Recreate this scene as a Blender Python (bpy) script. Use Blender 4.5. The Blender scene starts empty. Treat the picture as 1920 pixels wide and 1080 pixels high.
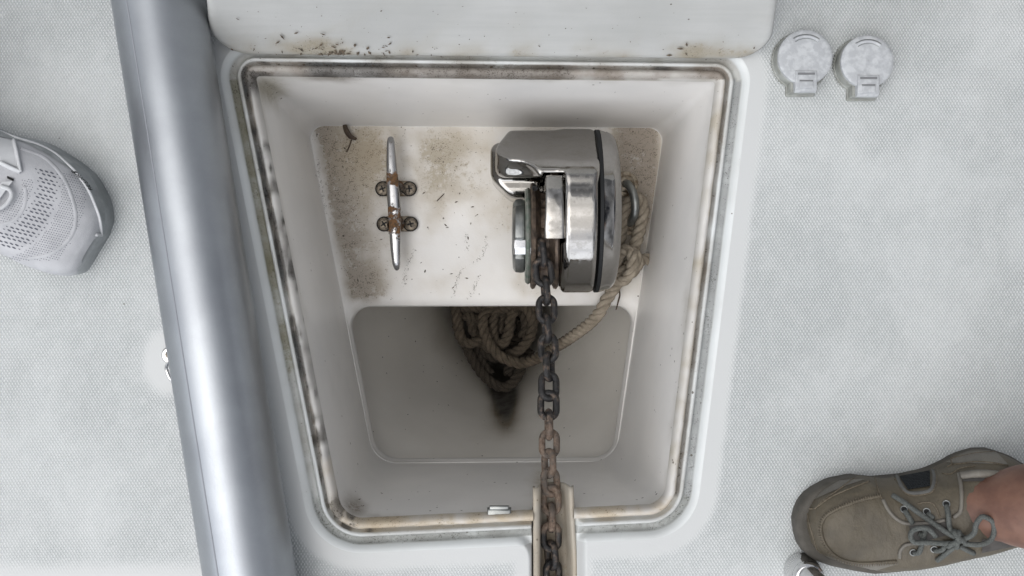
import bpy, bmesh, math, random
import numpy as np
from mathutils import Vector, Matrix, noise as mnoise
from mathutils.bvhtree import BVHTree
from math import sin, cos, pi, radians

random.seed(4)
scene = bpy.context.scene
COL = scene.collection

# ------------------------------------------------------------------ camera
H = 1.1            # eye height above the deck (m)
S = 0.00055        # metres per photograph pixel on the deck plane
cam_d = bpy.data.cameras.new("Camera")
cam_d.sensor_width = 36.0
cam_d.lens = 36.0 * H / (1920 * S)
cam_d.clip_start = 0.02
cam_d.clip_end = 3000
cam = bpy.data.objects.new("Camera", cam_d)
cam.location = (0, 0, H)
COL.objects.link(cam)
scene.camera = cam

# ------------------------------------------------------------------ sky, sun, exposure
SUN_EL, SUN_AZ = radians(72), radians(-112)      # azimuth clockwise from +Y
world = bpy.data.worlds.new("World")
scene.world = world
world.use_nodes = True
wn = world.node_tree
wn.nodes.clear()
sky = wn.nodes.new("ShaderNodeTexSky")
sky.sky_type = 'NISHITA'
sky.sun_disc = False
sky.sun_elevation = SUN_EL
sky.sun_rotation = SUN_AZ
sky.air_density = 1.0
sky.dust_density = 3.0
hs = wn.nodes.new("ShaderNodeHueSaturation")
hs.inputs['Saturation'].default_value = 0.22     # cloud cover
bg = wn.nodes.new("ShaderNodeBackground")
bg.inputs['Strength'].default_value = 0.15
wo = wn.nodes.new("ShaderNodeOutputWorld")
tc = wn.nodes.new("ShaderNodeTexCoord")
cl = wn.nodes.new("ShaderNodeTexNoise")
cl.inputs['Scale'].default_value = 2.6
cl.inputs['Detail'].default_value = 6
cl.inputs['Roughness'].default_value = 0.55
mr = wn.nodes.new("ShaderNodeMapRange")
for i_, v_ in enumerate((0.38, 0.62, 0.5, 1.9)):
    mr.inputs[i_ + 1].default_value = v_
sx = wn.nodes.new("ShaderNodeSeparateXYZ")
ramp = wn.nodes.new("ShaderNodeFloatCurve")
for (px_, py_), pt_ in zip(((0, .60), (1, .62)), ramp.mapping.curves[0].points):
    pt_.location = (px_, py_)
ramp.mapping.curves[0].points.new(.45, .62)
ramp.mapping.curves[0].points.new(.75, .58)
ramp.mapping.update()
mm = wn.nodes.new("ShaderNodeMath")
mm.operation = 'MULTIPLY'
vm = wn.nodes.new("ShaderNodeVectorMath")
vm.operation = 'SCALE'
wn.links.new(tc.outputs['Generated'], cl.inputs['Vector'])
wn.links.new(cl.outputs['Fac'], mr.inputs[0])
wn.links.new(sky.outputs[0], hs.inputs['Color'])
wn.links.new(hs.outputs[0], vm.inputs[0])
wn.links.new(tc.outputs['Generated'], sx.inputs[0])
wn.links.new(sx.outputs[2], ramp.inputs['Value'])
wn.links.new(mr.outputs[0], mm.inputs[0])
wn.links.new(ramp.outputs[0], mm.inputs[1])
dt = wn.nodes.new("ShaderNodeVectorMath")
dt.operation = 'DOT_PRODUCT'
dt.inputs[1].default_value = Vector((-.35, -.80, .50)).normalized()
lb = wn.nodes.new("ShaderNodeMapRange")                 # thinner cloud ahead of the bow
for i_, v_ in enumerate((0.70, 1.0, 0.93, 3.0)):
    lb.inputs[i_ + 1].default_value = v_
m2 = wn.nodes.new("ShaderNodeMath")
m2.operation = 'MULTIPLY'
wn.links.new(tc.outputs['Generated'], dt.inputs[0])
wn.links.new(dt.outputs['Value'], lb.inputs[0])
wn.links.new(mm.outputs[0], m2.inputs[0])
wn.links.new(lb.outputs[0], m2.inputs[1])
wn.links.new(m2.outputs[0], vm.inputs['Scale'])
wn.links.new(vm.outputs[0], bg.inputs['Color'])          # uneven cloud cover
wn.links.new(bg.outputs[0], wo.inputs['Surface'])

sun_d = bpy.data.lights.new("Sun", 'SUN')
sun_d.energy = 0.5
sun_d.angle = radians(60)
sun_d.color = (1.0, 0.97, 0.93)
sun = bpy.data.objects.new("Sun", sun_d)
sdir = Vector((sin(SUN_AZ) * cos(SUN_EL), cos(SUN_AZ) * cos(SUN_EL), sin(SUN_EL)))
sun.rotation_euler = (-sdir).to_track_quat('-Z', 'Y').to_euler()
sun.location = sdir * 5
COL.objects.link(sun)

scene.view_settings.view_transform = 'Standard'
scene.view_settings.look = 'None'
scene.view_settings.gamma = 1.0
scene.view_settings.exposure = 0.66
scene.cycles.max_bounces = 10
scene.cycles.diffuse_bounces = 6


# ------------------------------------------------------------------ helpers
def P(px, py, z=0.0):
    """photograph pixel -> world point at height z"""
    k = S * (H - z) / H
    return Vector(((px - 960) * k, -(py - 540) * k, z))


def smooth(a, b, x):
    t = min(max((x - a) / (b - a), 0.0), 1.0)
    return t * t * (3 - 2 * t)


class NT:
    def __init__(self, name):
        self.m = bpy.data.materials.new(name)
        self.m.use_nodes = True
        self.t = self.m.node_tree
        self.t.nodes.clear()
        self.out = self.t.nodes.new("ShaderNodeOutputMaterial")
        self.b = self.t.nodes.new("ShaderNodeBsdfPrincipled")
        self.t.links.new(self.b.outputs[0], self.out.inputs['Surface'])
        self.pos = self.node("ShaderNodeNewGeometry").outputs['Position']
        self.obj = self.node("ShaderNodeTexCoord").outputs['Object']

    def node(self, typ, **props):
        n = self.t.nodes.new(typ)
        for k, v in props.items():
            setattr(n, k, v)
        return n

    def put(self, sock, v):
        if hasattr(v, 'is_output'):
            self.t.links.new(v, sock)
        elif v is not None:
            if hasattr(sock.default_value, '__len__') and len(sock.default_value) == 4 and len(v) == 3:
                v = (*v, 1.0)
            sock.default_value = v

    def math(self, op, a, b=None, c=None, clamp=False):
        n = self.node("ShaderNodeMath", operation=op, use_clamp=clamp)
        for i, v in enumerate((a, b, c)):
            if v is not None:
                self.put(n.inputs[i], v)
        return n.outputs[0]

    def noise(self, scale, detail=4, rough=0.55, vec=None, dist=0.0):
        n = self.node("ShaderNodeTexNoise")
        n.inputs['Scale'].default_value = scale
        n.inputs['Detail'].default_value = detail
        n.inputs['Roughness'].default_value = rough
        n.inputs['Distortion'].default_value = dist
        self.put(n.inputs['Vector'], vec if vec is not None else self.pos)
        return n.outputs['Fac']

    def scalevec(self, v, sc):
        n = self.node("ShaderNodeVectorMath", operation='MULTIPLY')
        self.put(n.inputs[0], v)
        n.inputs[1].default_value = sc
        return n.outputs[0]

    def map(self, v, a, b, c=0.0, d=1.0, smoothstep=True):
        n = self.node("ShaderNodeMapRange", interpolation_type='SMOOTHSTEP' if smoothstep else 'LINEAR')
        self.put(n.inputs[0], v)
        for i, q in enumerate((a, b, c, d)):
            self.put(n.inputs[i + 1], q)
        return n.outputs[0]

    def mix(self, f, a, b, blend='MIX'):
        n = self.node("ShaderNodeMix", data_type='RGBA', blend_type=blend)
        self.put(n.inputs[0], f)
        self.put(n.inputs[6], a)
        self.put(n.inputs[7], b)
        return n.outputs[2]

    def bump(self, h, strength, dist, prev=None):
        n = self.node("ShaderNodeBump")
        n.inputs['Distance'].default_value = dist
        self.put(n.inputs['Strength'], strength)
        self.put(n.inputs['Height'], h)
        if prev is not None:
            self.put(n.inputs['Normal'], prev)
        return n.outputs[0]

    def xyz(self, v):
        n = self.node("ShaderNodeSeparateXYZ")
        self.put(n.inputs[0], v)
        return n.outputs

    def attr(self, name):
        return self.node("ShaderNodeAttribute", attribute_name=name)

    def set(self, **kw):
        for k, v in kw.items():
            self.put(self.b.inputs[k], v)
        return self.m


def simple_mat(name, c1, c2=None, scale=40, rough=0.5, metal=0.0, bump=0.0, bscale=200, lo=.35, hi=.65, rvar=0.0, spec=None):
    t = NT(name)
    c = c1
    n = t.noise(scale, 6)
    if c2 is not None:
        c = t.mix(t.map(n, lo, hi), c1, c2)
    r = rough
    if rvar:
        r = t.map(n, .3, .7, rough - rvar, rough + rvar)
    t.set(**{'Base Color': c, 'Roughness': r, 'Metallic': metal})
    if spec is not None:
        t.b.inputs['Specular IOR Level'].default_value = spec
    if bump:
        t.set(Normal=t.bump(t.noise(bscale, 4), bump, 0.001))
    return t.m


def link(name, me, mat, parent=None, smooth_=True):
    if mat is not None:
        for m in (mat if isinstance(mat, (list, tuple)) else [mat]):
            me.materials.append(m)
    if smooth_:
        me.polygons.foreach_set('use_smooth', [True] * len(me.polygons))
    o = bpy.data.objects.new(name, me)
    COL.objects.link(o)
    if parent is not None:
        o.parent = parent
        o.matrix_parent_inverse = parent.matrix_world.inverted()
    return o


def mesh_from(name, verts, faces, mat, parent=None, smooth_=True, dirt_shade=None, sharp=None, mats=None):
    me = bpy.data.meshes.new(name)
    me.from_pydata([tuple(v) for v in verts], [], [tuple(f) for f in faces])
    me.validate()
    if dirt_shade is not None:
        a = me.attributes.new('dirt_shade', 'FLOAT_COLOR', 'POINT')
        a.data.foreach_set('color', np.array(dirt_shade, dtype=np.float32).ravel())
    o = link(name, me, mat, parent, smooth_)
    if mats is not None:
        me.polygons.foreach_set('material_index', mats)
    if sharp:
        me.set_sharp_from_angle(angle=radians(sharp))
    return o


def empty(name, loc, label=None, cat=None, group=None):
    o = bpy.data.objects.new(name, None)
    o.location = loc
    o.empty_display_size = 0.05
    COL.objects.link(o)
    bpy.context.view_layer.update()
    tag(o, label, cat, group)
    return o


def tag(o, label=None, cat=None, group=None, kind=None):
    if label: o['label'] = label
    if cat: o['category'] = cat
    if group: o['group'] = group
    if kind: o['kind'] = kind
    return o


class MB:
    """collects plain shapes into one mesh"""
    def __init__(self):
        self.v, self.f, self.mi = [], [], []
        self.cur = 0

    def add(self, v, f):
        o = len(self.v)
        self.v += [Vector(q) for q in v]
        self.f += [tuple(i + o for i in q) for q in f]
        self.mi += [self.cur] * len(f)

    def grid(self, rows, close_u=False, close_v=False, flip=False):
        n, m = len(rows), len(rows[0])
        f = []
        for i in range(n if close_v else n - 1):
            for j in range(m if close_u else m - 1):
                a, b = i * m + j, i * m + (j + 1) % m
                c, d = ((i + 1) % n) * m + (j + 1) % m, ((i + 1) % n) * m + j
                f.append((a, d, c, b) if flip else (a, b, c, d))
        self.add([p for r in rows for p in r], f)

    def tube(self, pts, r, n=10, closed=False, caps=True, flat=1.0):
        pts = [Vector(p) for p in pts]
        N = len(pts)
        rr = r if hasattr(r, '__len__') else [r] * N
        fr = frames(pts, closed)
        rows = []
        for p, (t, a, b), q in zip(pts, fr, rr):
            rows.append([p + a * (q * cos(2 * pi * k / n)) + b * (q * flat * sin(2 * pi * k / n)) for k in range(n)])
        self.grid(rows, close_u=True, close_v=closed)
        if caps and not closed:
            o = len(self.v) - N * n
            self.f.append(tuple(o + k for k in reversed(range(n)))); self.mi.append(self.cur)
            self.f.append(tuple(o + (N - 1) * n + k for k in range(n))); self.mi.append(self.cur)

    def lathe(self, prof, origin, axis, n=48, ref=None):
        """prof: list of (along, radius)"""
        axis = Vector(axis).normalized()
        a = axis.orthogonal().normalized() if ref is None else Vector(ref).normalized()
        b = axis.cross(a)
        rows = []
        for h, r in prof:
            rows.append([Vector(origin) + axis * h + a * (r * cos(2 * pi * k / n)) + b * (r * sin(2 * pi * k / n)) for k in range(n)])
        self.grid(rows, close_u=True)

    def prism(self, outline, z0, z1, bevel=0.0, steps=3, frame=None):
        """outline: list of 2D points (ccw); rounded top edge; frame maps (x,y,z)->world"""
        fm = frame or (lambda p: p)
        pts = [Vector((p[0], p[1])) for p in outline]
        n = len(pts)
        area = sum(pts[i].x * pts[(i + 1) % n].y - pts[(i + 1) % n].x * pts[i].y for i in range(n))
        if area < 0:
            pts.reverse()
        nor = []
        for i in range(n):
            e1 = (pts[i] - pts[i - 1]).normalized()
            e2 = (pts[(i + 1) % n] - pts[i]).normalized()
            b = Vector((-e1.y - e2.y, e1.x + e2.x))
            b.normalize()
            c = max(0.35, b.dot(Vector((-e2.y, e2.x))))
            nor.append(b / c)
        rows = [[fm(Vector((p.x, p.y, z0))) for p in pts]]
        if bevel > 0:
            for s in range(steps + 1):
                a = s / steps * pi / 2
                rows.append([fm(Vector((p.x + q.x * bevel * (1 - cos(a)), p.y + q.y * bevel * (1 - cos(a)),
                                        z1 - bevel + bevel * sin(a)))) for p, q in zip(pts, nor)])
        else:
            rows.append([fm(Vector((p.x, p.y, z1))) for p in pts])
        self.grid(rows, close_u=True)
        o = len(self.v) - len(rows) * n
        self.f.append(tuple(o + (len(rows) - 1) * n + k for k in range(n))); self.mi.append(self.cur)
        self.f.append(tuple(o + k for k in reversed(range(n)))); self.mi.append(self.cur)

    def build(self, name, mat, parent=None, smooth_=True, sharp=35, fix=True):
        me = bpy.data.meshes.new(name)
        if fix:
            bm = bmesh.new()
            vs = [bm.verts.new(p) for p in self.v]
            for f, mi in zip(self.f, self.mi):
                try:
                    q = bm.faces.new([vs[i] for i in f])
                    q.material_index = mi
                except ValueError:
                    pass
            bmesh.ops.recalc_face_normals(bm, faces=bm.faces)
            bm.to_mesh(me)
            bm.free()
        else:
            me.from_pydata([tuple(p) for p in self.v], [], self.f)
            me.polygons.foreach_set('material_index', self.mi)
        o = link(name, me, mat, parent, smooth_)
        if sharp:
            me.set_sharp_from_angle(angle=radians(sharp))
        return o


def frames(pts, closed=False):
    N = len(pts)
    T = []
    for i in range(N):
        if closed:
            t = pts[(i + 1) % N] - pts[i - 1]
        else:
            t = pts[min(i + 1, N - 1)] - pts[max(i - 1, 0)]
        T.append(t.normalized() if t.length > 1e-9 else Vector((1, 0, 0)))
    a = T[0].orthogonal().normalized()
    out = []
    for i in range(N):
        a = (a - T[i] * a.dot(T[i]))
        a = a.normalized() if a.length > 1e-6 else T[i].orthogonal().normalized()
        out.append((T[i], a, T[i].cross(a)))
    return out


def catmull(pts, step=0.004, closed=False):
    pts = [Vector(p) for p in pts]
    out = []
    n = len(pts)
    segs = n if closed else n - 1
    for i in range(segs):
        if closed:
            p0, p1, p2, p3 = pts[i - 1], pts[i], pts[(i + 1) % n], pts[(i + 2) % n]
        else:
            p1, p2 = pts[i], pts[i + 1]
            p0 = pts[i - 1] if i > 0 else p1 * 2 - p2
            p3 = pts[i + 2] if i + 2 < n else p2 * 2 - p1
        k = max(2, int((p2 - p1).length / step))
        for s in range(k):
            t = s / k
            out.append(0.5 * ((2 * p1) + (p2 - p0) * t + (2 * p0 - 5 * p1 + 4 * p2 - p3) * t * t + (3 * p1 - p0 - 3 * p2 + p3) * t ** 3))
    if not closed:
        out.append(pts[-1])
    return out


def add_rope(mb, path, R=0.007, pitch=0.034, sides=7, phase=0.0, step=0.003):
    pts = catmull(path, step)
    fr = frames(pts)
    L = [0.0]
    for i in range(1, len(pts)):
        L.append(L[-1] + (pts[i] - pts[i - 1]).length)
    for s in range(3):
        sp = []
        for p, (t, a, b), l in zip(pts, fr, L):
            ang = phase + 2 * pi * (s / 3 + l / pitch)
            sp.append(p + a * (R * 0.53 * cos(ang)) + b * (R * 0.53 * sin(ang)))
        mb.tube(sp, R * 0.53, sides)


# ---- signed-distance modelling (surface nets)
def sd_box(X, Y, Z, c, h, rd):
    q = [np.abs(A - ci) - (hi - rd) for A, ci, hi in zip((X, Y, Z), c, h)]
    return np.sqrt(sum(np.maximum(k, 0) ** 2 for k in q)) + np.minimum(np.maximum(q[0], np.maximum(q[1], q[2])), 0) - rd


def sd_cylx(X, Y, Z, cy, cz, r, x0, x1, rd):
    q = np.hypot(Y - cy, Z - cz) - (r - rd)
    w = np.abs(X - (x0 + x1) / 2) - ((x1 - x0) / 2 - rd)
    return np.minimum(np.maximum(q, w), 0) + np.hypot(np.maximum(q, 0), np.maximum(w, 0)) - rd


def sd_ell(X, Y, Z, c, r):
    k = np.sqrt(((X - c[0]) / r[0]) ** 2 + ((Y - c[1]) / r[1]) ** 2 + ((Z - c[2]) / r[2]) ** 2)
    return (k - 1) * min(r)


def sd_cone(X, Y, Z, a, b, ra, rb):
    a, b = np.array(a), np.array(b)
    d = b - a
    t = np.clip(((X - a[0]) * d[0] + (Y - a[1]) * d[1] + (Z - a[2]) * d[2]) / d.dot(d), 0, 1)
    return np.sqrt((X - a[0] - d[0] * t) ** 2 + (Y - a[1] - d[1] * t) ** 2 + (Z - a[2] - d[2] * t) ** 2) - (ra + (rb - ra) * t)


def smin(a, b, k):
    h = np.clip(0.5 + 0.5 * (b - a) / k, 0, 1)
    return b * (1 - h) + a * h - k * h * (1 - h)


def smax(a, b, k):
    return -smin(-a, -b, k)


def surface_nets(fn, lo, hi, step):
    ax = [np.arange(l, h + step, step) for l, h in zip(lo, hi)]
    X, Y, Z = np.meshgrid(*ax, indexing='ij')
    D = fn(X, Y, Z).astype(np.float64)
    n = np.array(D.shape) - 1
    cs = [(i, j, k) for i in (0, 1) for j in (0, 1) for k in (0, 1)]
    sl = lambda c: D[c[0]:c[0] + n[0], c[1]:c[1] + n[1], c[2]:c[2] + n[2]]
    neg = sum((sl(c) < 0).astype(int) for c in cs)
    act = (neg > 0) & (neg < 8)
    idx = -np.ones(n, dtype=int)
    I = np.argwhere(act)
    idx[act] = np.arange(len(I))
    acc = np.zeros((len(I), 3))
    cnt = np.zeros(len(I))
    vals = {c: sl(c)[act] for c in cs}
    for c in cs:
        for d in range(3):
            if c[d] == 0:
                e = list(c); e[d] = 1; e = tuple(e)
                va, vb = vals[c], vals[e]
                m = (va < 0) != (vb < 0)
                t = np.where(m, va / np.where(m, va - vb, 1), 0)
                p = np.array(c, float)[None, :].repeat(len(I), 0)
                p[:, d] += t
                acc[m] += p[m]
                cnt[m] += 1
    V = (I + acc / cnt[:, None]) * step + np.array(lo)
    for _ in range(3):
        e = step * 0.2
        d0 = fn(V[:, 0], V[:, 1], V[:, 2])
        g = np.stack([(fn(V[:, 0] + e * (i == 0), V[:, 1] + e * (i == 1), V[:, 2] + e * (i == 2)) - d0) / e for i in range(3)], 1)
        g2 = np.maximum((g ** 2).sum(1), 0.2)
        mv = -(d0 / g2)[:, None] * g
        V += np.clip(mv, -step * .5, step * .5)
    F = []
    for d in range(3):
        a, b = (d + 1) % 3, (d + 2) % 3
        s0 = [slice(None)] * 3; s1 = [slice(None)] * 3
        s0[d] = slice(0, -1); s1[d] = slice(1, None)
        A, B = D[tuple(s0)] < 0, D[tuple(s1)] < 0
        E = np.argwhere(A != B)
        ok = (E[:, a] > 0) & (E[:, b] > 0) & (E[:, a] < n[a]) & (E[:, b] < n[b])
        E = E[ok]
        sgn = A[tuple(E.T)]
        q = []
        for da, db in ((-1, -1), (0, -1), (0, 0), (-1, 0)):
            c = E.copy(); c[:, a] += da; c[:, b] += db
            q.append(idx[tuple(c.T)])
        q = np.stack(q, 1)
        q[~sgn] = q[~sgn][:, ::-1]
        F.append(q)
    return V, np.concatenate(F)


def sdf_obj(name, fn, lo, hi, step, mat, parent=None):
    V, F = surface_nets(fn, lo, hi, step)
    me = bpy.data.meshes.new(name)
    me.from_pydata(V.tolist(), [], F.tolist())
    return link(name, me, mat, parent)


def fbm(x, y, z=0.0, sc=1.0, o=4):
    return mnoise.fractal(Vector((x * sc, y * sc, z * sc)), 0.9, 2.0, o)


# ------------------------------------------------------------------ materials
def gelcoat(name, base, base2, rough=0.38, specks=True, streak=False, speck_amt=.80, film_amt=.80, mid_amt=.80, fine_amt=.85, even=.5):
    t = NT(name)
    a = t.attr('dirt_shade')
    n1, n2 = t.noise(45, 8, .65), t.noise(330, 5, .65)
    mixn = t.math('ADD', t.math('MULTIPLY', n1, .55), t.math('MULTIPLY', n2, .45))
    mixn = t.map(mixn, .33, .67, 0, 1, False)
    lo = t.math('SUBTRACT', 1.0, a.outputs['Alpha'])
    n3 = t.map(t.noise(130, 9, .72), .30, .70, 0, 1, False)
    m3 = t.math('ADD', t.math('MULTIPLY', mixn, .45), t.math('MULTIPLY', n3, .55))
    al = a.outputs['Alpha']
    film = t.math('MULTIPLY', t.map(al, .04, .85, 0, film_amt), t.map(t.noise(24, 6, .6), .3, .65, even, 1.0))
    mid = t.math('MULTIPLY', t.map(t.math('SUBTRACT', m3, lo), -.06, .42), mid_amt)
    nf = t.math('ADD', t.math('MULTIPLY', t.noise(620, 4, .65), .6), t.math('MULTIPLY', t.noise(190, 5, .7), .4))
    thr = t.math('SUBTRACT', .665, t.math('MULTIPLY', al, .135))
    fine = t.math('MULTIPLY', t.map(t.math('SUBTRACT', nf, thr), 0, .055), fine_amt)
    fac = t.math('MAXIMUM', film, mid)
    bcol = t.mix(t.map(t.noise(9, 5), .3, .7), base, base2)
    sc = t.map(t.noise(1.6, 7, .75, t.scalevec(t.pos, (150, 9, 30)), 1.2), .665, .72, 0, .28)
    sc2 = t.map(t.noise(1.3, 7, .75, t.scalevec(t.pos, (12, 170, 40)), 1.5), .675, .73, 0, .25)
    bcol = t.mix(t.math('MAXIMUM', sc, sc2), bcol, tuple(c * .55 for c in base2))
    if streak:
        sv = t.scalevec(t.pos, (6, 90, 60))
        bcol = t.mix(t.map(t.noise(2.2, 5, .6, sv), .35, .75, 0, .22), bcol, tuple(c * .84 for c in base2))
    col = t.mix(fac, bcol, a.outputs['Color'])
    dk = t.mix(.68, a.outputs['Color'], (.03, .025, .018))
    col = t.mix(t.math('MULTIPLY', fine, t.map(al, .05, .3, .2, 1)), col, dk)
    if specks:
        v = t.node("ShaderNodeTexVoronoi")
        v.inputs['Scale'].default_value = 150
        t.put(v.inputs['Vector'], t.pos)
        cr = t.xyz(v.outputs['Color'])
        th = t.math('MULTIPLY', t.map(cr[0], speck_amt, 1.0, 0, .22), t.map(t.noise(14, 3), .38, .6))
        sp = t.map(t.math('SUBTRACT', v.outputs['Distance'], th), -.03, .01, 1, 0)
        col = t.mix(t.math('MULTIPLY', sp, .85), col, (.07, .055, .04))
    h = t.math('ADD', t.math('MULTIPLY', fac, .6), t.math('MULTIPLY', n2, .5))
    t.set(**{'Base Color': col, 'Roughness': t.map(fac, 0, 1, rough, .8), 'Normal': t.bump(h, .25, .0012)})
    return t.m


M_gel = gelcoat('locker_gelcoat', (.76, .745, .72), (.70, .69, .67))
M_hull = gelcoat('hull_laminate', (.89, .86, .80), (.82, .79, .73), .5, True, film_amt=1.0, mid_amt=.12, fine_amt=.25, even=.86)
M_lid = gelcoat('lid_laminate', (.44, .445, .435), (.38, .385, .375), .5, True, streak=True, speck_amt=.93)
M_rim = gelcoat('rim_gelcoat', (.60, .625, .625), (.54, .56, .555), .4, True, speck_amt=.9, film_amt=.92)
M_gasket = gelcoat('gasket_rubber', (.57, .56, .535), (.47, .455, .43), .7, True, film_amt=.97)
M_channel = gelcoat('channel_plastic', (.42, .39, .335), (.33, .30, .25), .6, True)


def deck_material():
    t = NT('nonskid_deck')
    x, y, z = t.xyz(t.pos)
    wob = t.noise(35, 2)
    xw = t.math('ADD', x, t.math('MULTIPLY', wob, .0022))
    yw = t.math('ADD', y, t.math('MULTIPLY', t.noise(31, 2), .0022))
    c1 = t.math('COSINE', t.math('MULTIPLY', xw, pi / .00168))
    c2 = t.math('COSINE', t.math('MULTIPLY', yw, pi / .00270))
    h = t.math('MULTIPLY', c1, c2)
    h = t.map(h, -.25, .80)
    d = t.attr('dirt_shade')
    mask = t.map(d.outputs['Alpha'], .0, 1.0)
    pe = P(312, 680)
    dx = t.math('DIVIDE', t.math('SUBTRACT', x, pe.x), .030)
    dy = t.math('DIVIDE', t.math('SUBTRACT', y, pe.y), .042)
    rr = t.math('ADD', t.math('MULTIPLY', dx, dx), t.math('MULTIPLY', dy, dy))
    mask = t.math('MULTIPLY', mask, t.map(rr, .30, .95))
    lefty = t.math('MULTIPLY', t.map(y, -.274, -.298), t.map(x, -.30, -.32))
    mask = t.math('MULTIPLY', mask, t.math('SUBTRACT', 1.0, lefty))
    worn = t.math('MULTIPLY', t.map(t.noise(5.5, 6, .6), .36, .62, .62, 1.0), t.map(t.noise(70, 4, .6), .3, .6, .84, 1.0))
    amt = t.math('MULTIPLY', mask, worn)
    valley = t.math('MULTIPLY', t.math('SUBTRACT', 1.0, h), amt)
    big = t.map(t.noise(4, 5, .6), .35, .68)
    base = t.mix(big, (.575, .588, .586), (.548, .562, .560))
    base = t.mix(t.map(t.noise(3.1, 4, .5, t.scalevec(t.pos, (1, 1.7, 1))), .45, .72, 0, .35), base, (.59, .60, .595))
    base = t.mix(mask, t.mix(.5, base, (.42, .43, .425)), base)
    col = t.mix(t.math('MULTIPLY', valley, .62), base, (.215, .24, .24))
    grime = t.map(t.noise(60, 7, .7), .62, .80, 0, .25)
    col = t.mix(t.math('MULTIPLY', grime, mask), col, (.30, .29, .25))
    v = t.node("ShaderNodeTexVoronoi")
    v.inputs['Scale'].default_value = 45
    t.put(v.inputs['Vector'], t.pos)
    cr = t.xyz(v.outputs['Color'])
    sp = t.map(t.math('SUBTRACT', v.outputs['Distance'], t.map(cr[0], .93, 1.0, 0, .055)), -.02, .005, 1, 0)
    col = t.mix(t.math('MULTIPLY', sp, .6), col, (.1, .09, .07))
    nb = t.bump(t.noise(500, 3), .12, .0006)
    t.set(**{'Base Color': col, 'Roughness': .42,
             'Normal': t.bump(t.math('MULTIPLY', h, amt), .62, .0011, nb)})
    return t.m


M_deck = deck_material()
M_edge = simple_mat('hull_topside', (.6, .62, .62), (.55, .57, .57), 5, .3)
M_water = simple_mat('sea_water', (.02, .05, .06), (.03, .07, .08), .6, .08, bump=.4, bscale=3)


def brushed_alu():
    t = NT('satin_aluminium')
    n = t.noise(900, 2)
    c = t.mix(t.map(t.noise(18, 6), .35, .7), (.355, .375, .398), (.31, .327, .35))
    v = t.node('ShaderNodeTexVoronoi'); v.inputs['Scale'].default_value = 26
    t.put(v.inputs['Vector'], t.pos)
    sp = t.map(t.math('SUBTRACT', v.outputs['Distance'], t.map(t.xyz(v.outputs['Color'])[0], .80, 1.0, 0, .045)), -.02, .004, .75, 0)
    c = t.mix(sp, c, (.12, .12, .12))
    scr = t.map(t.noise(3, 6, .7, t.scalevec(t.pos, (160, 14, 60))), .68, .80, 0, .25)
    c = t.mix(scr, c, (.42, .43, .45))
    t.set(**{'Base Color': c, 'Metallic': .9, 'Roughness': t.map(n, .3, .7, .36, .46)})
    return t.m


M_alu = brushed_alu()
M_seam = simple_mat('seam_dark', (.22, .23, .25), None, rough=.6)


def chrome(name, base, stain, rough=.09, film=.35):
    t = NT(name)
    n = t.noise(28, 8, .65)
    n2 = t.noise(210, 6, .7)
    f = t.map(t.math('ADD', t.math('MULTIPLY', n, .6), t.math('MULTIPLY', n2, .4)), .42, .66)
    c = t.mix(t.math('MULTIPLY', f, film), base, stain)
    spots = t.map(t.noise(420, 3, .6), .70, .76, 0, .8)
    c = t.mix(t.math('MULTIPLY', spots, .7), c, (.10, .085, .07))
    t.set(**{'Base Color': c, 'Metallic': 1.0, 'Roughness': t.map(f, 0, 1, rough, rough + .22),
             'Normal': t.bump(n2, .03, .001)})
    return t.m


M_chrome = chrome('weathered_chrome', (.33, .32, .305), (.20, .185, .16), .04, .35)
M_bright = chrome('polished_steel', (.70, .70, .70), (.5, .49, .47), .06, .25)
M_cleat = None


def cleat_mat():
    t = NT('rusty_cleat_steel')
    x, y, z = t.xyz(t.pos)
    n = t.noise(110, 8, .7)
    c0 = P(738, 388, -.21)
    band = t.math('ABSOLUTE', t.math('SUBTRACT', y, c0.y))
    near = t.math('MAXIMUM', t.map(t.math('ABSOLUTE', t.math('SUBTRACT', y, P(738, 415, -.21).y)), .006, .030, 1.0, 0.0), t.map(t.math('ABSOLUTE', t.math('SUBTRACT', y, P(738, 336, -.21).y)), .002, .018, 1.0, 0.0))
    f = t.map(t.math('ADD', n, t.math('MULTIPLY', near, .22)), .63, .70)
    c = t.mix(f, (.40, .40, .405), t.mix(t.map(t.noise(300, 4), .4, .6), (.17, .085, .035), (.09, .055, .03)))
    t.set(**{'Base Color': c, 'Metallic': t.map(f, 0, 1, 1, .1), 'Roughness': t.map(f, 0, 1, .24, .85),
             'Normal': t.bump(t.math('MULTIPLY', n, f), .6, .002)})
    return t.m


M_cleat = cleat_mat()
M_foot = simple_mat('stained_steel', (.34, .30, .24), (.16, .12, .08), 160, .45, .8, .4, 400)
M_screw = simple_mat('old_screw', (.26, .22, .17), (.10, .085, .07), 260, .5, .8, .3, 500)
M_black = simple_mat('black_rubber', (.010, .011, .012), None, rough=.65, spec=.25)
M_dark = simple_mat('dark_gap', (.012, .012, .012), None, rough=.9)
M_bronze = simple_mat('verdigris_bronze', (.20, .25, .21), (.33, .34, .31), 120, .45, .7, .3, 300)
M_lead = simple_mat('dull_alloy', (.30, .31, .30), (.20, .21, .21), 60, .36, .85, .2, 300)
M_gypsy = simple_mat('rusty_gypsy', (.07, .055, .045), (.16, .12, .09), 130, .6, .5, .7, 260)


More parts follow.
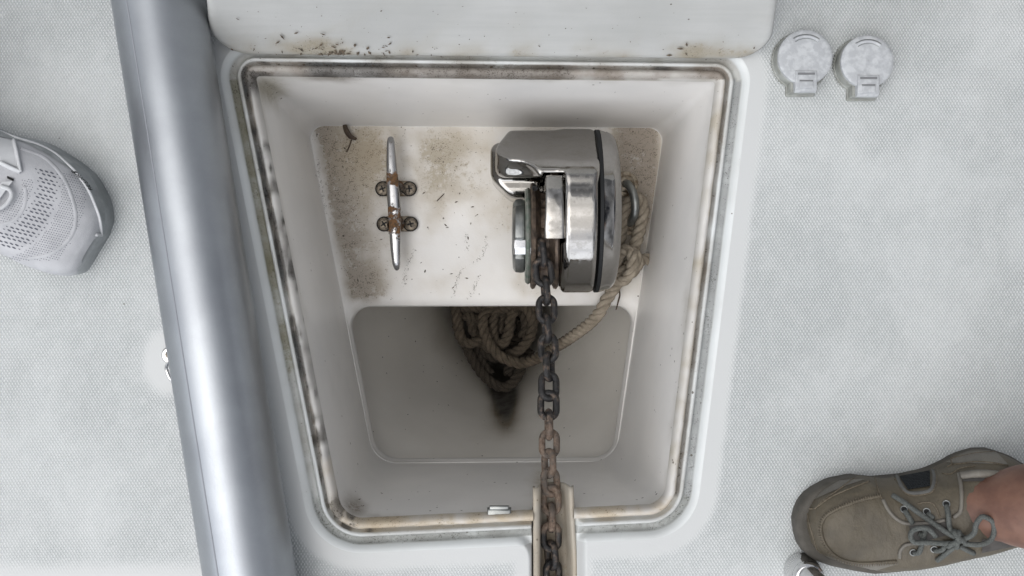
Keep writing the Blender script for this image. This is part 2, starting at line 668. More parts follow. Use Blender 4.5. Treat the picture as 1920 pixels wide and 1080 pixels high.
def chain_mat():
    t = NT('galvanised_rusty_chain')
    x, y, z = t.xyz(t.pos)
    n, n2 = t.noise(120, 7, .7), t.noise(320, 5, .7)
    low = t.map(y, P(0, 760, -.05).y, P(0, 850, -.05).y)
    fade = t.map(y, P(0, 930, -.05).y, P(0, 1010, -.05).y, 1.0, .12)
    r = t.math('MULTIPLY', t.math('ADD', t.math('MULTIPLY', low, .55), .06), fade)
    f = t.map(t.math('ADD', n, r), .56, .78)
    dark = t.mix(t.map(n2, .35, .7), (.007, .007, .008), (.019, .018, .018))
    rust = t.mix(t.map(n2, .35, .65), (.115, .078, .055), (.215, .162, .125))
    c = t.mix(f, dark, rust)
    c = t.mix(t.math('MULTIPLY', t.map(n2, .62, .74, 0, .75), t.math('ADD', t.math('MULTIPLY', low, .8), .2)), c, (.30, .265, .23))
    oi = t.node("ShaderNodeObjectInfo").outputs['Random']
    c = t.mix(t.math('MULTIPLY', t.map(t.noise(75, 6, .7), .42, .62, .0, .8), t.math('ADD', t.math('MULTIPLY', t.math('MULTIPLY', low, fade), .85), .1)), c, t.mix(oi, (.03, .028, .027), (.13, .118, .105)))
    c = t.mix(t.map(t.noise(210, 4, .6), .60, .70, 0, .8), c, (.02, .018, .017))
    t.set(**{'Base Color': c, 'Metallic': .25, 'Roughness': t.map(f, 0, 1, .42, .8), 'Normal': t.bump(t.math('ADD', n, n2), .7, .0016)})
    return t.m


M_chain = chain_mat()


def rope_mat():
    t = NT('weathered_rope')
    n = t.noise(90, 6, .65)
    deep_shade = t.map(t.xyz(t.pos)[2], -.27, -.36)  # shade over the heap put into the rope colour by depth
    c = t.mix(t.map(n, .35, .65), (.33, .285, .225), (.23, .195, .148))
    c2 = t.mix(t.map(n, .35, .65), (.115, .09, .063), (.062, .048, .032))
    c = t.mix(deep_shade, c, c2)
    c = t.mix(t.map(t.xyz(t.pos)[2], -.405, -.47, 0, .85), c, (.022, .017, .012))  # lowest coils painted near black, as in deep shade
    c = t.mix(t.map(t.noise(700, 3, .6), .45, .75, 0, .35), c, (.16, .13, .10))
    t.set(**{'Base Color': c, 'Roughness': .9, 'Normal': t.bump(t.noise(900, 3), .35, .0008)})
    return t.m


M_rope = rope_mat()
M_worn = simple_mat('worn_grey_plastic', (.44, .455, .465), (.35, .362, .375), 150, .6, 0, .25, 300, .38, .6)
M_skirt = simple_mat('grey_rubber_skirt', (.30, .31, .29), (.22, .225, .205), 90, .7, 0, .3, 300)
M_slot = simple_mat('slot_grey', (.15, .155, .16), None, rough=.7)
M_leaf = simple_mat('dry_leaf', (.085, .06, .04), (.05, .035, .025), 120, .8, 0, .5, 300)
M_flake = simple_mat('dark_flakes', (.06, .048, .035), (.13, .10, .07), 300, .9)


# ------------------------------------------------------------------ outlines of the moulding
def line_x(p, d, q, e):
    den = d[0] * e[1] - d[1] * e[0]
    t = ((q[0] - p[0]) * e[1] - (q[1] - p[1]) * e[0]) / den
    return (p[0] + d[0] * t, p[1] + d[1] * t)


XB = list(np.linspace(1150, 1118, 6)) + list(np.linspace(1117, 984, 100)) + list(np.linspace(982, 950, 6))


def ring(corners, radii, o=0.0, z=0.0, ne=56, na=14, channel=True, nlr=56):
    """clockwise (in the photograph) rounded outline, offset inward by o pixels -> list of world points"""
    c = [np.array(q, float) for q in corners]
    L = []
    for i in range(4):
        a, b = c[i], c[(i + 1) % 4]
        d = (b - a) / np.linalg.norm(b - a)
        nrm = np.array((-d[1], d[0]))
        L.append((a + nrm * o, d))
    q = [line_x(L[i - 1][0], L[i - 1][1], L[i][0], L[i][1]) for i in range(4)]
    q = [np.array(k) for k in q]
    starts, ends, arcs = [None] * 4, [None] * 4, [None] * 4
    for i in range(4):
        d0, d1 = L[i - 1][1], L[i][1]
        ang = math.acos(np.clip(np.dot(d0, d1), -1, 1))
        r = max(radii[i] - o, 6)
        tl = r * math.tan(ang / 2)
        p0, p1 = q[i] - d0 * tl, q[i] + d1 * tl
        cen = p0 + np.array((-d0[1], d0[0])) * r
        a0 = math.atan2(*(p0 - cen)[::-1])
        arcs[i] = [cen + r * np.array((cos(a0 + ang * k / na), sin(a0 + ang * k / na))) for k in range(na + 1)]
    out = []
    for i in range(4):                      # corner i, then edge i (i -> i+1)
        out += arcs[i]
        a, b = arcs[i][-1], arcs[(i + 1) % 4][0]
        if i == 2 and channel:
            n1, n2 = 16, 26
            xs = list(np.linspace(a[0], XB[0], n1 + 1)[1:-1]) + XB + list(np.linspace(XB[-1], b[0], n2 + 1)[1:-1])
            for x in xs:
                t = (x - a[0]) / (b[0] - a[0])
                out.append(a + (b - a) * t)
        else:
            n = 140 if i == 2 else (ne if i == 0 else nlr)
            for k in range(1, n + (0 if i != 2 else 0)):
                out.append(a + (b - a) * k / n)
    return [P(p[0], p[1], z) for p in out]


R0 = [(414, 88), (1401, 100), (1291, 996), (599, 1029)]
R0r = [52, 52, 88, 96]
N_BOT = 15 + len(XB) + 25


def ring_floor(corners, radii, z, o=0.0):
    """same vertex count as ring() so the two can be lofted"""
    c = [np.array(q, float) for q in corners]
    pts = ring(corners, radii, o, z, channel=False)
    return pts


# vertex counts must agree: resample the plain bottom edge to N_BOT points
def ring_plain(corners, radii, z, o=0.0, na=14, ne=56):
    pts = ring(corners, radii, o, z, ne=ne, na=na, channel=False)
    # layout: arc0(na+1) edge0(ne-1) arc1 edge1(55) arc2 edge2(139) arc3 edge3(55)
    s2 = (na + 1) + (ne - 1) + (na + 1) + 55 + (na + 1)
    head, tail = pts[:s2], pts[s2 + 139:]
    a, b = head[-1], tail[0]
    # spread like the channel edge
    top = ring(R0, R0r, 48, 0)
    ta, tb = top[s2 - 1], top[s2 + N_BOT]
    mid = []
    for k in range(N_BOT):
        f = (top[s2 + k].x - ta.x) / (tb.x - ta.x)
        mid.append(a.lerp(b, f))
    return head + mid + tail


# ---- the slot the chain runs through
CH_L, CH_R = P(1003, 0).x, P(1071, 0).x
Y_OUT = P(0, 1016).y


def carve(p):
    """lower a point of the deck or rim that lies in the chain slot"""
    if p.y > P(0, 900).y:
        return p
    yo = -(1026 - (p.x / S + 960 - 670) * .0486 - 6 - 540) * S
    d = max(0.0, yo - p.y) / S            # px below the gutter's outer edge
    fil = 0.0
    if d < 46:
        fil = (46 - math.sqrt(max(0, 46 ** 2 - (46 - d) ** 2))) * S
    z = p.z
    if p.y < yo:
        # rounded ends of the gutter
        e = max(CH_L - fil - p.x, p.x - CH_R - fil)
        w = 12 * S
        g = -0.011 * (1 - smooth(-.3 * w, w, e))
        z = min(z, g)
    eL, eR = CH_L - p.x, p.x - CH_R
    e = max(eL, eR)
    w = 9 * S
    if e < w:
        z = min(z, -0.060 * (1 - smooth(-.15 * w, w * .9, e)))
    if p.y < P(0, 950).y:
        z = min(z, -0.016 * (1 - smooth(2 * S, 30 * S, eR)) if eL < 0 else 0)
    return Vector((p.x, p.y, z))


def loft(name, rings, mat, parent=None, dirt_shade=None, skip=None):
    n = len(rings[0])
    V = [p for r in rings for p in r]
    F = []
    for i in range(len(rings) - 1):
        for j in range(n):
            q = (i * n + j, (i + 1) * n + j, (i + 1) * n + (j + 1) % n, i * n + (j + 1) % n)
            if skip and skip([V[k] for k in q]):
                continue
            F.append(q)
    return mesh_from(name, V, F, mat, parent, True, dirt_shade)


# ------------------------------------------------------------------ deck
big = [(-3700, -3500), (5600, -3500), (5600, 4700), (-3700, 4700)]
deck_rings, dd = [], []
for o, mk in ((-12, 0), (-14, 0), (-16, 0), (-18, 0), (-20, 0), (-23, 0), (-26, 0), (-30, 0), (-34, .05), (-38, .18), (-42, .35), (-46, .55), (-50, .8), (-60, 1), (-90, 1), (-140, 1), (-220, 1), (-400, 1), (-800, 1)):
    r = [carve(p) for p in ring(R0, R0r, o, 0)]
    deck_rings.append(r)
    dd += [(.3, .3, .3, mk)] * len(r)
r = [carve(p) for p in ring(big, [200] * 4, 0, 0)]
deck_rings.append(r); dd += [(.3, .3, .3, 1)] * len(r)
# smooth fillet along the slot too
k = 0
for r in deck_rings:
    for p in r:
        if p.y < P(0, 930).y:
            e = max(CH_L - p.x, p.x - CH_R) / S
            m = smooth(26, 52, e)
            dd[k] = (*dd[k][:3], min(dd[k][3], m))
        k += 1
deck_rings.reverse()
nr = len(deck_rings[0])
dd = [dd[(len(deck_rings) - 1 - i) * nr + j] for i in range(len(deck_rings)) for j in range(nr)]
deck = tag(loft('deck', deck_rings, M_deck, dirt_shade=dd), kind='structure')

mbs = MB()
rows = []
for sx, z in ((1.0, -.004), (1.0, -1.3)):
    rr = ring(big, [200] * 4, 0, 0)
    rows.append([Vector((p.x, p.y, z)) for p in rr])
mbs.grid(rows, close_u=True)
tag(mbs.build('hull_side', M_edge), kind='structure')
mbw = MB()
mbw.add([(-900, -900, -1.25), (900, -900, -1.25), (900, 900, -1.25), (-900, 900, -1.25)], [(0, 1, 2, 3)])
tag(mbw.build('water', M_water), kind='structure')

# ------------------------------------------------------------------ anchor locker
locker = empty('anchor_locker', (0, 0, -.25),
               'grimy white moulded anchor locker sunk into the deck, holding the windlass', 'anchor locker')
D = 0.25
BROWN, SOOT, OLIVE, TAN = (.15, .12, .085), (.035, .031, .027), (.17, .155, .095), (.40, .33, .23)


def side_of(p):
    """photograph pixel of a rim point"""
    k = S * (H - p.z) / H
    return p.x / k + 960, 540 - p.y / k


def lerp3(a, b, t):
    return tuple(x + (y - x) * t for x, y in zip(a, b))


def rim_dirt_shade(p, kind, o=40):
    x, y = side_of(p)
    nz = fbm(p.x, p.y, 0, 26)
    nf = fbm(p.x, p.y, 3.3, 90)
    top, left, bot = y < 150, x < 470 + (y - 140) * .2 + 60, y > 930
    col, a = BROWN, 0.0
    if kind == 'gutter':
        a = .42 + .30 * nz
        if left: a, col = .78 + .35 * nz, OLIVE
        if left and y > 700: a, col = .62 + .3 * nz, (.26, .25, .22)
        if bot: a, col = .85 + .35 * nz, (.215, .22, .205)  # bottom and right gutter: grime plus recess shade in one grey
        if not (left or top or bot): a, col = .82 + .25 * nz, (.255, .262, .258)
        if top: a, col = .55 + .3 * nz, (.30, .28, .24)
    elif kind == 'lip':
        a = .46 + .35 * nz
        col = (.30, .285, .25)
        if top: a = .55 + .3 * nz
        if left and y > 430: a = .30 + .3 * nz
    elif kind == 'gap':
        a = .62 + .35 * nz
        if left: a, col = .72 + .4 * nz, lerp3(BROWN, SOOT, smooth(.0, .4, nz + .1))
        if top:
            k = smooth(545, 590, x) * (1 - smooth(690, 760, x))
            k = max(k, .45 * smooth(690, 720, x) * (1 - smooth(1060, 1085, x)))
            k = max(k, .8 * smooth(1215, 1230, x) * (1 - smooth(1250, 1275, x)))
            a, col = .72 + .3 * nz + .4 * k, lerp3((.22, .18, .14), SOOT, k)
        if bot: a, col = .45 + .4 * nz, TAN
    elif kind == 'bead':
        a = .30 + .5 * nz + .3 * nf
        col = TAN
        if left: a, col = (.80 - .62 * smooth(35, 40, o)) + .45 * nz + .25 * nf, lerp3((.13, .11, .085), SOOT, smooth(.0, .3, nz + .1))
        if left and y > 860: a, col = .40 + .4 * nz, TAN
        if top:
            k = smooth(545, 590, x) * (1 - smooth(1060, 1080, x))
            a, col = .66 + .35 * nz + .4 * k, lerp3((.17, .14, .11), SOOT, .35 * k + .6 * smooth(560, 590, x) * (1 - smooth(690, 760, x)))
        if not (left or top or bot): a, col = .36 + .5 * nz + .3 * nf + .4 * (1 - smooth(33, 36, o)), (.36, .32, .25)
        if bot: a, col = .62 + .5 * nz + .3 * nf, (.42, .35, .25)
    if kind in ('bead', 'gap') and fbm(p.x, p.y, 9.1, 48) > (.14 if left else 9):
        a, col = a + .5, lerp3(col, SOOT, .75)
    return (*col, max(0.0, min(1.25, a)))


prof = [(-12, 0, 0), (-8, -.0004, 0), (-4, -.0016, 0), (0, -.0042, 0), (3, -.0075, 'gutter'), (7, -.0098, 'gutter'), (12, -.0100, 'gutter'),
        (15, -.0090, 'gutter'), (17, -.0050, 'lip'), (18.5, -.0024, 'lip'), (21, -.0018, 'lip'), (24, -.0024, 'lip'), (25.5, -.005, 'gap'), (27, -.0100, 'gap'), (31, -.011, 'gap')]
rr, dr = [], []
for o, z, kd in prof:
    r = [carve(p + Vector((0, 0, z))) for p in ring(R0, R0r, o, 0)]
    rr.append(r)
    dr += [rim_dirt_shade(p, kd) if kd else (.3, .29, .26, max(0, .16 + .2 * fbm(p.x, p.y, 0, 20))) for p in r]
loft('rim', rr, M_rim, locker, dr)

in_slot = lambda q: all(P(0, 900).y > p.y and CH_L - 3 * S < p.x < CH_R + 6 * S for p in q)
prof = [(30, -.012), (31, -.006), (33, -.0035), (36, -.0018), (39.5, -.0014), (43, -.0026), (46, -.0055), (48, -.0105), (48.5, -.016)]
rr, dr = [], []
for o, z in prof:
    r = []
    for p in ring(R0, R0r, o, 0):
        w = fbm(p.x, p.y, 1.7, 60) * .0011 + fbm(p.x, p.y, 7.7, 210) * .0005
        r.append(p + Vector((0, 0, z + w)))
    rr.append(r)
    dr += [rim_dirt_shade(p, 'bead', o) if o > 32 else rim_dirt_shade(p, 'gap') for p in r]
loft('gasket', rr, M_gasket, locker, dr, skip=in_slot)

FL = [(577, 236), (1245, 240), (1153, 865), (701.5, 868)]
FLr = [26, 26, 56, 52]
top = ring(R0, R0r, 47, 0)
flo = ring_plain(FL, FLr, -D)
assert len(top) == len(flo), (len(top), len(flo))
flo_w = flo


def wall_dirt(p, t):
    x, y = side_of(p)
    nz = fbm(p.x, p.y, p.z, 22)
    a, col = .06 + .16 * nz, (.36, .34, .29)
    if t < .12: a = max(a, .42 - 2.6 * t + .3 * nz)
    # muck in the lower left corner and by the top edge
    g = math.exp(-((x - 655) / 34) ** 2 - ((y - 955) / 32) ** 2)
    if g > .05: a, col = max(a, .72 * g + .25 * nz), BROWN
    g = math.exp(-((x - 640) / 90) ** 2 - ((y - 140) / 16) ** 2)
    if g > .05: a, col = max(a, .85 * g + .3 * nz), BROWN
    g = math.exp(-((x - 500) / 45) ** 2 - ((y - 165) / 40) ** 2)
    if g > .05: a, col = max(a, .62 * g + .25 * nz), (.30, .27, .2)
    g = math.exp(-((x - 1020) / 28) ** 2 - ((y - 905) / 34) ** 2)
    if g > .05: a, col = max(a, .75 * g + .25 * nz), (.30, .25, .17)
    return (*col, max(0, min(1, a)))


rr, dr = [], []
wall_t = [(0, -.009), (.012, -.0125), (.03, -.018), (.06, -.026)] + [(t, -.010 - (D - .010) * t) for t in np.linspace(.1, .965, 15)]
for t, z in wall_t:
    r = [carve(Vector((a.x + (b.x - a.x) * t ** 1.0 * .985, a.y + (b.y - a.y) * t * .985, z))) for a, b in zip(top, flo)]
    rr.append(r)
    dr += [wall_dirt(p, t) for p in r]
# fillet into the floor
for s in range(1, 7):
    a = s / 6 * pi / 2
    t0, z0 = .965 * .985, -.010 - (D - .010) * .965
    hz = D + z0
    r = [Vector((p.x + ((q.x - p.x) * t0) + (q.x - p.x) * (1 - t0) * (1 - cos(a)), p.y + ((q.y - p.y) * t0) + (q.y - p.y) * (1 - t0) * (1 - cos(a)),
                 z0 - hz * sin(a))) for p, q in zip(top, flo)]
    rr.append(r)
    dr += [wall_dirt(p, 1) for p in r]
loft('wall', rr, M_gel, locker, dr)

# shelf: from the floor outline to the hatch in it
HO = [(644.5, 572), (1194, 570), (1152.3, 864), (702.3, 867.2)]
HOr = [40, 34, 44, 52]


def shelf_dirt(p):
    x, y = side_of(p)
    nz = fbm(p.x, p.y, 0, 18)
    nf = fbm(p.x, p.y, 5, 60)
    a, col = .42 + .34 * nz, (.49, .43, .335)
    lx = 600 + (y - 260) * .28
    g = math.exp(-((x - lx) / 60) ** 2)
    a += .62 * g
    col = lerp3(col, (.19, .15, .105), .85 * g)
    g = math.exp(-((x - 690) / 70) ** 2 - ((y - 290) / 60) ** 2)
    a += .42 * g; col = lerp3(col, (.27, .195, .09), .8 * g)
    g = math.exp(-((x - 825) / 75) ** 2 - ((y - 310) / 70) ** 2)
    a += .42 * g; col = lerp3(col, (.25, .20, .115), .7 * g)
    g = smooth(1130, 1170, x) * (1 - smooth(1225, 1243, x)) * (1 - smooth(380, 520, y))
    a += .60 * g; col = lerp3(col, (.19, .14, .09), .9 * g)
    g = math.exp(-((x - 980) / 70) ** 2 - ((y - 380) / 60) ** 2)
    a += .15 * g
    a -= .30 * math.exp(-((x - 850) / 130) ** 2 - ((y - 480) / 80) ** 2)
    a *= smooth(0, 26, x - (577 + (y - 236) * .194)) * .7 + .3
    a *= .35 + .65 * smooth(572, 548, y)
    return (*col, max(.03, min(1, a + .1 * nf)))


hol = ring_plain(HO, HOr, -D)
rr, dr = [], []
for i in range(33):
    t = i / 32
    z = -D - .004 * smooth(.93, 1, t)
    r = [Vector((a.x + (b.x - a.x) * t, a.y + (b.y - a.y) * t, z)) for a, b in zip(flo, hol)]
    rr.append(r)
    dr += [shelf_dirt(p) for p in r]
# rolled edge and underside of the shelf
for o, z in ((2.5, -D - .007), (3.5, -D - .012), (3.5, -D - .019)):
    r = ring_plain(HO, HOr, -D, o)
    rr.append([Vector((p.x, p.y, z)) for p in r])
    dr += [(.4, .36, .3, .12)] * len(r)
loft('shelf', rr, M_gel, locker, dr)

# ------------------------------------------------------------------ the bow below: a narrow V that holds the rope
XK = -.022


def hull_z(x, y):
    t = smooth(-.06, -.275, y)
    zk = -.72 + .45 * t ** 1.5
    topz = -D - .012
    fy = (y + .22) / .2
    wl = .225 + .035 * fy
    wr = .225 + .022 * fy
    w = wl if x < XK else wr
    s = abs(x - XK) / w
    s = math.sqrt(s * s + .10 ** 2) - .10
    prof_ = s ** .92
    z = zk + (topz - zk) * prof_
    if y > .22:
        z = max(z, -.70 + (y - .22) * 6)
    return min(z, topz)


xs = np.linspace(-.34, .30, 110)
ys = np.linspace(-.27, .32, 100)
V, dh = [], []
for y in ys:
    for x in xs:
        z = hull_z(x, y)
        V.append((x, y, z))
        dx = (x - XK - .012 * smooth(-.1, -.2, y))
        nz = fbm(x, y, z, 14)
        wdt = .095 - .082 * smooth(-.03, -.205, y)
        g = math.exp(-(dx / wdt) ** 2) * (1 - smooth(-.165, -.218, y))  # shade deep in the V, painted as a dark wedge along the keel
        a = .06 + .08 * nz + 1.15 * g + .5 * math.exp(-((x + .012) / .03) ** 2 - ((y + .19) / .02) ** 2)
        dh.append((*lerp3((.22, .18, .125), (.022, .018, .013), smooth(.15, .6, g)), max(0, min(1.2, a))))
nx = len(xs)
F = [(i * nx + j, i * nx + j + 1, (i + 1) * nx + j + 1, (i + 1) * nx + j) for i in range(len(ys) - 1) for j in range(nx - 1)]
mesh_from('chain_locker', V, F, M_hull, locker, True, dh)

# ---- plastic channel that leads the chain over the rim
mbc = MB()
rows = []
secs = [(999.5, -.016), (1000, -.0075), (1002.5, -.0065), (1008, -.0070), (1012, -.010), (1014.5, -.024), (1018, -.036), (1024, -.0395), (1040, -.0405), (1056, -.0395),
        (1061, -.036), (1065, -.024), (1068, -.0125), (1071, -.0105), (1076, -.0110), (1078, -.020)]
dch = []
for py in (918, 921, 926, 940, 960, 985, 1010, 1040, 1080, 1150, 1300, 1700):
    row = []
    sp = smooth(920, 1080, py)
    for px, z in secs:
        dz = -.004 * smooth(926, 918, py)
        xx = px + (sp * 7 if px > 1050 else 0)
        row.append(P(xx, py, 0) + Vector((0, 0, z + dz)))
        nz = fbm(xx * .02, py * .02, 0, 1.2)
        a = .30 + .45 * nz + (.12 if z < -.03 else 0) + .22 * smooth(980, 1060, py)
        dch.append((*((.26, .205, .14) if z < -.03 else (.33, .27, .19)), max(0, min(1, a))))
    rows.append(row)
nv = len(secs)
VV = [p for r in rows for p in r]
FF = [(i * nv + j, (i + 1) * nv + j, (i + 1) * nv + j + 1, i * nv + j + 1) for i in range(len(rows) - 1) for j in range(nv - 1)]
o = mesh_from('chain_channel', VV, FF, M_channel, locker, True, dch)
sol = o.modifiers.new('thick', 'SOLIDIFY'); sol.thickness = .0022; sol.offset = -1

# ---- latch plate on the front wall
mbl = MB()
c = P(936, 957, -.012) + Vector((0, .002, -.004))
mbl.prism([(-.0125, -.0045), (.0125, -.0045), (.0125, .0045), (-.0125, .0045)], 0, .010, .002, frame=lambda p: c + Vector((p.x, p.y - .004, p.z)))
mbl.prism([(-.010, -.002), (.010, -.002), (.010, .002), (-.010, .002)], 0, .0035, .0012, frame=lambda p: c + Vector((p.x, p.y + .0022, p.z + .0085)))
mbl.build('latch_plate', M_lead, locker)

# ------------------------------------------------------------------ lid, hinged up at the far side
A = radians(61)
h0 = Vector((0, P(0, 112).y, .004))
ux, ut = Vector((1, 0, 0)), Vector((0, cos(A), sin(A)))
un = ux.cross(ut) * -1
un = Vector((0, -sin(A), cos(A)))         # towards the viewer
skew = -.010
lid_c = [(398, 0), (1441, 0), (1441 - 110, 950), (398 + 175, 950)]


def lid_ring(o, dep):
    c = [np.array(((x - 960) * S, t * S)) for x, t in lid_c]
    rad = [.036, .036, .05, .05]
    Ls = []
    for i in range(4):
        a, b = c[i], c[(i + 1) % 4]
        d = (b - a) / np.linalg.norm(b - a)
        Ls.append((a + np.array((-d[1], d[0])) * o, d))
    q = [np.array(line_x(*Ls[i - 1], *Ls[i])) for i in range(4)]
    out = []
    for i in range(4):
        d0, d1 = Ls[i - 1][1], Ls[i][1]
        ang = math.acos(np.clip(np.dot(d0, d1), -1, 1))
        r = max(rad[i] - o, .004)
        tl = r * math.tan(ang / 2)
        p0 = q[i] - d0 * tl
        cen = p0 + np.array((-d0[1], d0[0])) * r
        a0 = math.atan2(*(p0 - cen)[::-1])
        out += [cen + r * np.array((cos(a0 + ang * k / 12), sin(a0 + ang * k / 12))) for k in range(13)]
        e = q[(i + 1) % 4]
        nxt0 = q[(i + 1) % 4] - d1 * (max(rad[(i + 1) % 4] - o, .004) * math.tan(math.acos(np.clip(np.dot(d1, Ls[(i + 1) % 4][1]), -1, 1)) / 2))
        st = out[-1]
        out += [st + (nxt0 - st) * k / 40 for k in range(1, 40)]
    res = []
    for x, t in out:
        res.append(h0 + ux * x + ut * t + un * dep + Vector((0, skew * (x + .0) * .9, 0)))
    return res, out


rr, dl = [], []
for o, dep in ((.004, -.024), (0, -.020), (-.001, -.010), (0, -.004), (.0022, -.0012), (.005, 0), (.009, -.0006), (.016, -.0016), (.03, -.002), (.05, -.002), (.08, -.002), (.12, -.002), (.17, -.002), (.22, -.002)):
    r, loc = lid_ring(o, dep)
    rr.append(r)
    for (x, t) in loc:
        px = x / S + 960
        nz = fbm(x, t, 0, 30)
        g = smooth(.045, .0, t) * (.35 + .5 * math.exp(-((px - 610) / 110) ** 2) + .25 * math.exp(-((px - 1290) / 40) ** 2))
        a = .10 + .22 * nz + 1.0 * g * (.7 + nz)
        dl.append((*((.24, .205, .14) if g > .1 else (.36, .34, .29)), max(0, min(1, a))))
n = len(rr[0])
VV = [p for r in rr for p in r]
FF = []
for i in range(len(rr) - 1):
    for j in range(n):
        FF.append((i * n + j, i * n + (j + 1) % n, (i + 1) * n + (j + 1) % n, (i + 1) * n + j))
FF.append(tuple((len(rr) - 1) * n + j for j in range(n)))
FF.append(tuple(reversed(range(n))))
lid = mesh_from('locker_lid', VV, FF, M_lid, None, True, dl)
tag(lid, 'scuffed off-white locker lid standing open behind the anchor locker', 'hatch lid')

# ------------------------------------------------------------------ aluminium pole along the left of the locker
R = .0445
pa, pb = P(297, 0, R), P(469, 1080, R)
pd = (pb - pa)
p0, p1 = pa - pd * .75, pb + pd * .75
ax_ = (p1 - p0).normalized()
side = Vector((ax_.y, -ax_.x, 0)) * (1 if ax_.y < 0 else -1)    # to the right in the picture
if side.x < 0: side = -side
up = Vector((0, 0, 1))
mb = MB()
rows = []
Lp = (p1 - p0).length
for h, r in ((0, R - .003), (0, R - .0006), (.0015, R), (Lp / 2, R), (Lp - .0015, R), (Lp, R - .0006), (Lp, R - .003)):
    rows.append([p0 + ax_ * h + side * (r * cos(2 * pi * k / 128)) + up * (r * sin(2 * pi * k / 128)) for k in range(128)])
mb.grid(rows, close_u=True)
pole = mb.build('aluminium_pole', M_alu, sharp=40)
tag(pole, 'long satin grey aluminium tube lying on the deck beside the locker', 'pole')
for a_deg, w_ in ((-24.5, .0006), (33, .0004)):
    mb = MB()
    a = radians(90 - a_deg)
    rad = side * cos(a) + up * sin(a)
    tan_ = (side * -sin(a) + up * cos(a)) * w_
    rows = []
    for k in range(2):
        q = p0 + ax_ * (.01 + (Lp - .02) * k)
        rows.append([q + rad * (R - .001) - tan_, q + rad * (R + .00025) - tan_, q + rad * (R + .00025) + tan_, q + rad * (R - .001) + tan_])
    mb.grid(rows, close_u=True)
    if a_deg < 0:
        mb.build('seam_line', M_seam, pole, smooth_=False, sharp=None)
for s_, q in ((-1, p0), (1, p1)):
    mb = MB()
    mb.lathe([(0, R - .0028), (s_ * .004, R - .003), (s_ * .008, R - .009), (s_ * .010, .001)], q, ax_, 48)
    mb.build('end_cap', M_black, pole)

# ------------------------------------------------------------------ deck eye half hidden by the pole
eye = empty('deck_eye', P(326, 680, 0), 'small chrome deck eye with a ring, half hidden by the tube', 'deck eye')
mb = MB()
c = P(320, 666, 0)
mb.lathe([(0, .009), (.002, .009), (.0032, .0075), (.0032, 0.0005)], c, (0, 0, 1), 28)
mb.build('base_plate', M_bright, eye)
mb = MB()
mb.lathe([(.003, .0042), (.0042, .004), (.005, .0028), (.0052, .0003)], c + Vector((-.0005, .001, 0)), (0, 0, 1), 20)
mb.build('screw', M_screw, eye)
mb = MB()
loop = [P(323, 679, .004), P(314, 684, .008), P(313, 696, .011), P(320, 711, .010), P(331, 719, .006), P(338, 712, .005), P(336, 694, .005), P(332, 684, .004)]
mb.tube(catmull(loop, .001, True), .0021, 10, closed=True)
mb.build('ring', M_bright, eye)

# ------------------------------------------------------------------ horn cleat on the shelf
FZ = -D
cleat = empty('horn_cleat', P(742, 388, FZ), 'rust-spotted chrome horn cleat screwed to the grimy shelf', 'cleat')
zb = FZ + .036
spine = [(732, 258, -.004, 5.5), (732.5, 266, -.001, 7.5), (734, 300, .001, 9.5), (736, 335, .002, 11.2), (738, 365, .002, 12.5), (740, 400, .002, 12.3),
         (741, 435, .002, 11), (742, 470, .001, 9.3), (743, 495, -.001, 7.4), (743.5, 504, -.004, 5)]
kz = S * (H - zb) / H
mb = MB()
path = catmull([Vector((s[0], s[1], s[2])) for s in spine], 6)
rows = []
for q in path:
    w = np.interp(q.y, [s[1] for s in spine], [s[3] for s in spine]) * kz * .98
    c = P(q.x, q.y, zb) + Vector((0, 0, q.z))
    row = []
    for k in range(24):
        a = 2 * pi * k / 24
        ca, sa = cos(a), sin(a)
        row.append(c + Vector((w * math.copysign(abs(ca) ** .7, ca), 0, w * .72 * math.copysign(abs(sa) ** .8, sa))))
    rows.append(row)
for e in (0, -1):
    c = sum(rows[e], Vector()) / 24
    cap = [c + (p - c) * .55 + Vector((0, .0016 if e == 0 else -.0016, 0)) for p in rows[e]]
    cap2 = [c + (p - c) * .05 + Vector((0, .0022 if e == 0 else -.0022, 0)) for p in rows[e]]
    rows = [cap2, cap] + rows if e == 0 else rows + [cap, cap2]
mb.grid(rows, close_u=True)
for cy in (353, 420):       # legs
    b = P(744, cy, FZ + .004)
    t = P(738.5, cy + 1, zb)
    mb.tube([b, b.lerp(t, .3), b.lerp(t, .7), t], [.0105, .0075, .007, .0085], 16, caps=False)
mb.build('horn', M_cleat, cleat, sharp=50)
